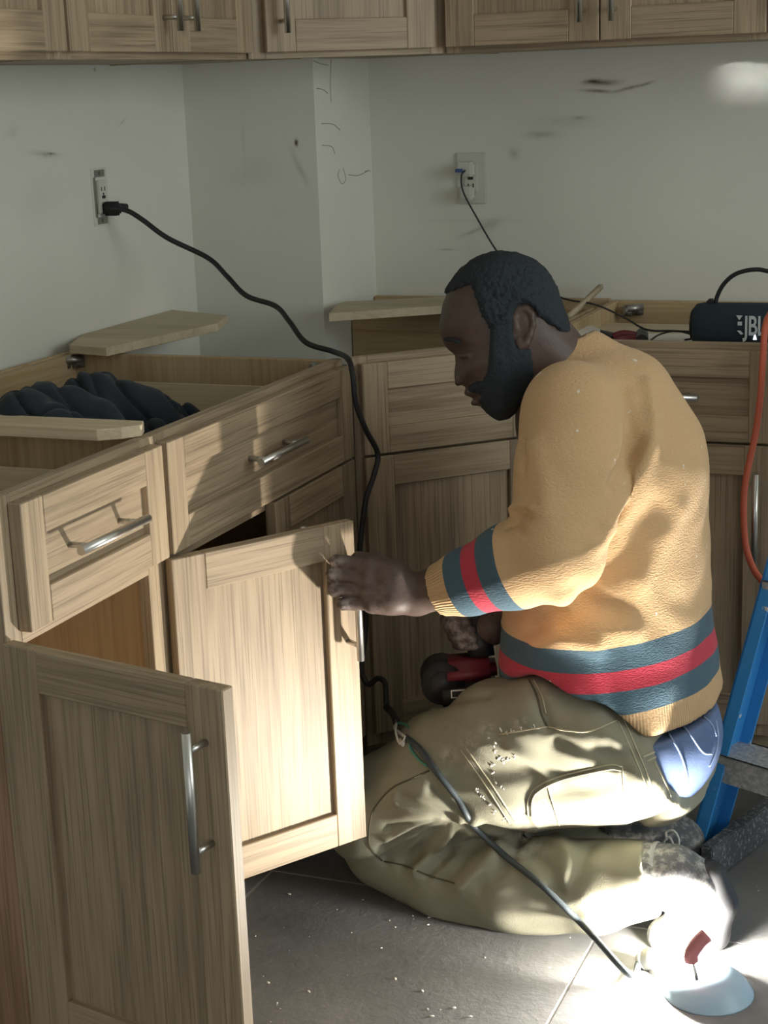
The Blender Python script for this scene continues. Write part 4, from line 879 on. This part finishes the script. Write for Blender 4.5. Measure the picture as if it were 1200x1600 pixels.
for vs in (((-0.064, 0.069), (-0.052, 0.069), (-0.058, 0.060)), ((-0.061, 0.057), (-0.053, 0.057), (-0.053, 0.050), (-0.061, 0.050)), ((-0.062, 0.040), (-0.056, 0.040), (-0.050, 0.0335), (-0.055, 0.0325))):
    A = [bm.verts.new((x+.015, -0.0453, z)) for x, z in vs]; B = [bm.verts.new((x+.015, -0.0437, z)) for x, z in vs]; k = len(A)
    for i in range(k): bm.faces.new((A[i], A[(i+1) % k], B[(i+1) % k], B[i]))
    bm.faces.new(A); bm.faces.new(B[::-1])
bm_obj('emblem', bm, M['letter'], sp, False)
em2, t, b = mat('indicator_led', (0.9, 0.9, 0.9), 0.3); b.inputs['Emission Color'].default_value = (0.95, 1, 1, 1); b.inputs['Emission Strength'].default_value = 1.2
p = Vector(onY(1180, 527, SPY-0.040))-Vector(sp.location); bm = bmesh.new(); add_cyl(bm, p+Vector((0, -0.004, -0.004)), p+Vector((0, -0.004, 0.008)), 0.0038, 0.0008, 8); bm_obj('status_light', bm, em2, sp)
ZT = H-0.037
def flat(name, pts, z0, z1, m, label, cat):
    return tag(prism(name, [tuple(onZ(x, y, z1)[:2]) for x, y in pts], z0, z1, m), label, cat)
flat('white_box', [(897, 530), (935, 526), (938, 514), (925, 508), (897, 511)], ZT+.0005, ZT+.016, M['paper'], 'flat white box on the back cabinet just behind the man\'s neck', 'box')
flat('white_envelope', [(1000, 533), (1086, 532), (1084, 521), (1012, 521)], ZT+.0005, ZT+.0035, M['paper'], 'flat white packet on the back cabinet beside the speaker', 'packet')
o = tube('wooden_stick', [(0.868, -0.29, 0.873), (0.868, -0.03, 0.905)], 0.007, M['ply'], None, 4, 2, False)
tag(o, 'slim pale wooden stick slanting over the back corner of the cabinets', 'stick')
pr = empty('pliers', onZ(975, 527, ZT)); tag(pr, 'pliers with dark red grips lying on the back cabinet', 'pliers'); b0 = Vector(pr.location)
def P_(x, y, z): return Vector(onZ(x, y, ZT+z))-b0
tube('grip', [P_(958, 527, .012), P_(975, 522, .018), P_(998, 526, .012)], 0.0085, M['red'], pr, 8, 5)
tube('grip', [P_(962, 533, .009), P_(980, 530, .010), P_(1000, 531, .010)], 0.0078, M['red'], pr, 8, 5)
bm = bmesh.new(); add_cyl(bm, P_(962, 527, .010), P_(938, 518, .010), 0.009, 0.004, 8); add_cyl(bm, P_(945, 527, .010), P_(932, 524, .012), 0.007, 0.003, 8); bm_obj('jaws', bm, M['black_plastic'], pr, False)
bm = bmesh.new(); add_cyl(bm, P_(1003, 532, .013), P_(1003, 522, .013), 0.0125, 0.0125, 12); tg = bm_obj('tape_roll', bm, M['black_plastic'], None, False); tg.location = b0
tag(tg, 'small dark roll lying beside the red pliers', 'tape roll')
# orange cord hanging down the right edge
oc = tube('orange_cord', [onY(1240, 430, -0.5), onY(1205, 488, -0.60), onY(1196, 510, -0.66), onY(1192, 560, -0.675), onY(1188, 620, -0.675), onY(1180, 680, -0.675), onY(1166, 745, -0.685), onY(1162, 790, -0.69), onY(1165, 850, -0.70), onY(1178, 890, -0.72), onY(1196, 915, -0.74), onY(1225, 960, -0.76), onY(1260, 1040, -0.78)], 0.0062, M['orange_cord'], None, 10, 6)
tag(oc, 'orange extension cord hanging over the front of the back cabinet', 'cord')

# ------------------------------------------------------------------ blue step ladder
bl_, t, b = mat('blue_fibreglass', (0.035, 0.20, 0.50), 0.38); g = N(t, 'ShaderNodeNewGeometry')
c = mix(t, ramp(t, noise(t, g.outputs['Position'], 38, 4, 0.6), [(0.66, (0, 0, 0)), (0.70, (1, 1, 1))]), (0.045, 0.27, 0.64), (0.6, 0.62, 0.62)); t.links.new(c, b.inputs['Base Color'])
stp, t, b = mat('splattered_aluminium', (0.4, 0.4, 0.4), 0.5, 0.3); g = N(t, 'ShaderNodeNewGeometry')
c = mix(t, ramp(t, noise(t, g.outputs['Position'], 110, 5, 0.7), [(0.38, (0, 0, 0)), (0.66, (1, 1, 1))]), (0.30, 0.30, 0.31), (0.62, 0.61, 0.58)); t.links.new(c, b.inputs['Base Color'])
A0 = np.array(onZ(1100, 1338, 0.0)); A0 = np.array([1.278, -0.935, 0.0]); A1 = np.array(onY(1216, 870, -0.80))
ladder = empty('step_ladder', tuple(A0)); tag(ladder, 'blue fibreglass step ladder at the right edge with paint-splattered steps', 'ladder')
up_ = Vector(A1-A0); ul = up_.length; up_.normalize(); ext = 1.35
sd_ = Vector((0.93, -0.36, 0)).normalized(); sd_ = (sd_-up_*sd_.dot(up_)).normalized(); nn = up_.cross(sd_).normalized()   # width, depth axes
def rail(org, flip):
    bm = bmesh.new(); mtx = Matrix.Translation(org) @ Matrix((nn, sd_, up_)).transposed().to_4x4(); s = flip
    add_box(bm, (-0.036, min(0, s*.004), 0.0), (0.036, max(0, s*.004), ext), mtx)
    for a_ in (-0.036, 0.032): add_box(bm, (a_, min(0, s*.026), 0.0), (a_+.004, max(0, s*.026), ext), mtx)
    for z in (0.17, 0.19): add_cyl(bm, mtx @ Vector((0.0, -s*.003, z)), mtx @ Vector((0, s*.006, z)), 0.007, n=10)
    return bm_obj('side_rail', bm, bl_, ladder, False)
rail(Vector((0, 0, 0)), 1); rail(sd_*0.42, -1)
for z in (0.20, 0.50, 0.80, 1.10):
    q = Vector((0, 0, 0))+up_*(z/up_.z); bm = bmesh.new(); nh = Vector((nn.x, nn.y, 0)).normalized()
    mtx = Matrix.Translation(q) @ Matrix((Vector((sd_.x, sd_.y, 0)).normalized(), Vector((-sd_.y, sd_.x, 0)).normalized(), Vector((0, 0, 1)))).transposed().to_4x4()
    add_box(bm, (0.004, -0.042, -0.003), (0.40, 0.042, 0.0), mtx); add_box(bm, (0.004, -0.042, -0.05), (0.40, -0.038, 0.0), mtx); add_box(bm, (0.004, 0.038, -0.03), (0.40, 0.042, 0.0), mtx)
    bm_obj('step', bm, stp, ladder, False)
bm = bmesh.new(); add_box(bm, (-0.04, -0.006, -0.002), (0.04, 0.032, 0.03), Matrix((nn, sd_, up_)).transposed().to_4x4(), 0.004); bm_obj('rubber_foot', bm, M['black_rubber'], ladder, False)
# plastered plank on the floor behind the boot
pk, t, b = mat('plastered_plank', (0.1, 0.1, 0.1), 0.8); g = N(t, 'ShaderNodeNewGeometry'); c = mix(t, ramp(t, noise(t, g.outputs['Position'], 120, 5, 0.75), [(0.53, (0, 0, 0)), (0.72, (1, 1, 1))]), (0.07, 0.075, 0.085), (0.45, 0.46, 0.46)); t.links.new(c, b.inputs['Base Color'])
q0, q1 = Vector(onZ(1112, 1382, 0.0)), Vector(onZ(1225, 1292, 0.0)); dd = (q1-q0); ll = dd.length; dd.normalize()
mtx = Matrix.Translation(q0) @ Matrix((dd, Vector((-dd.y, dd.x, 0)), Vector((0, 0, 1)))).transposed().to_4x4()
bm = bmesh.new(); add_box(bm, (0, 0, 0.001), (ll+0.25, 0.022, 0.068), mtx, 0.002); tag(bm_obj('plank', bm, pk, None, False), 'dark plank with plaster splatters standing on edge behind the lit boot', 'plank')
# shallow dish with a rod and a red-gripped tool in the glare
dish = empty('dish', onZ(1106, 1550, 0.0)); tag(dish, 'pale blue round dish lying upside down on the floor in the lamp glare', 'dish')
dmat = mat('pale_blue_plastic', (0.30, 0.42, 0.52), 0.4)[0]
bm = bmesh.new(); prof = [(0.0, 0.038), (0.020, 0.037), (0.040, 0.032), (0.055, 0.022), (0.063, 0.012), (0.066, 0.004), (0.069, 0.002), (0.069, 0.0), (0.060, 0.0)]; n = 32; rings = []
for r0, z0 in prof:
    rings.append([bm.verts.new((max(r0, 1e-4)*math.cos(2*math.pi*k/n), max(r0, 1e-4)*math.sin(2*math.pi*k/n), z0)) for k in range(n)])
for A, B in zip(rings, rings[1:]):
    for k in range(n): bm.faces.new((A[k], A[(k+1) % n], B[(k+1) % n], B[k]))
bm_obj('bowl', bm, dmat, dish)
st_ = empty('putty_knife', onZ(1088, 1525, 0.0)); tag(st_, 'slim tool with a red handle paled by glare standing against the dish by the boot', 'tool'); b0 = Vector(st_.location)
tube('blade', [Vector(onY(1089, 1531, -1.425))-b0, Vector(onY(1083, 1503, -1.425))-b0], 0.003, M['steel'], st_, 6, 2, False)
tube('handle', [Vector(onY(1080, 1502, -1.425))-b0, Vector(onY(1080, 1490, -1.425))-b0, Vector(onY(1092, 1472, -1.42))-b0, Vector(onY(1104, 1461, -1.415))-b0], 0.011, mat('glare_paled_red', (0.42, 0.15, 0.16), 0.5)[0], st_, 8, 5)  # grip red is lightened in its colour to stand for lamp glare
# crumbs of plaster on the floor
bm = bmesh.new()
for i in range(60):
    x, y = (random.uniform(390, 900), random.uniform(1395, 1600)) if i < 44 else (random.uniform(1120, 1260), random.uniform(1380, 1480))
    p = onZ(x, y, 0.0); r0 = random.choice((.0007, .001, .0014, .0022)); r = bmesh.ops.create_icosphere(bm, subdivisions=1, radius=r0)
    bmesh.ops.transform(bm, matrix=Matrix.Translation((p[0], p[1], r0*.4)) @ Matrix.Rotation(random.random()*3, 4, 'Z') @ Matrix.Diagonal((1.8, 1, .6, 1)), verts=r['verts'])
tag(bm_obj('crumbs', bm, pw, None, False), 'crumbs of plaster scattered on the dark floor tiles', 'debris', kind='stuff')
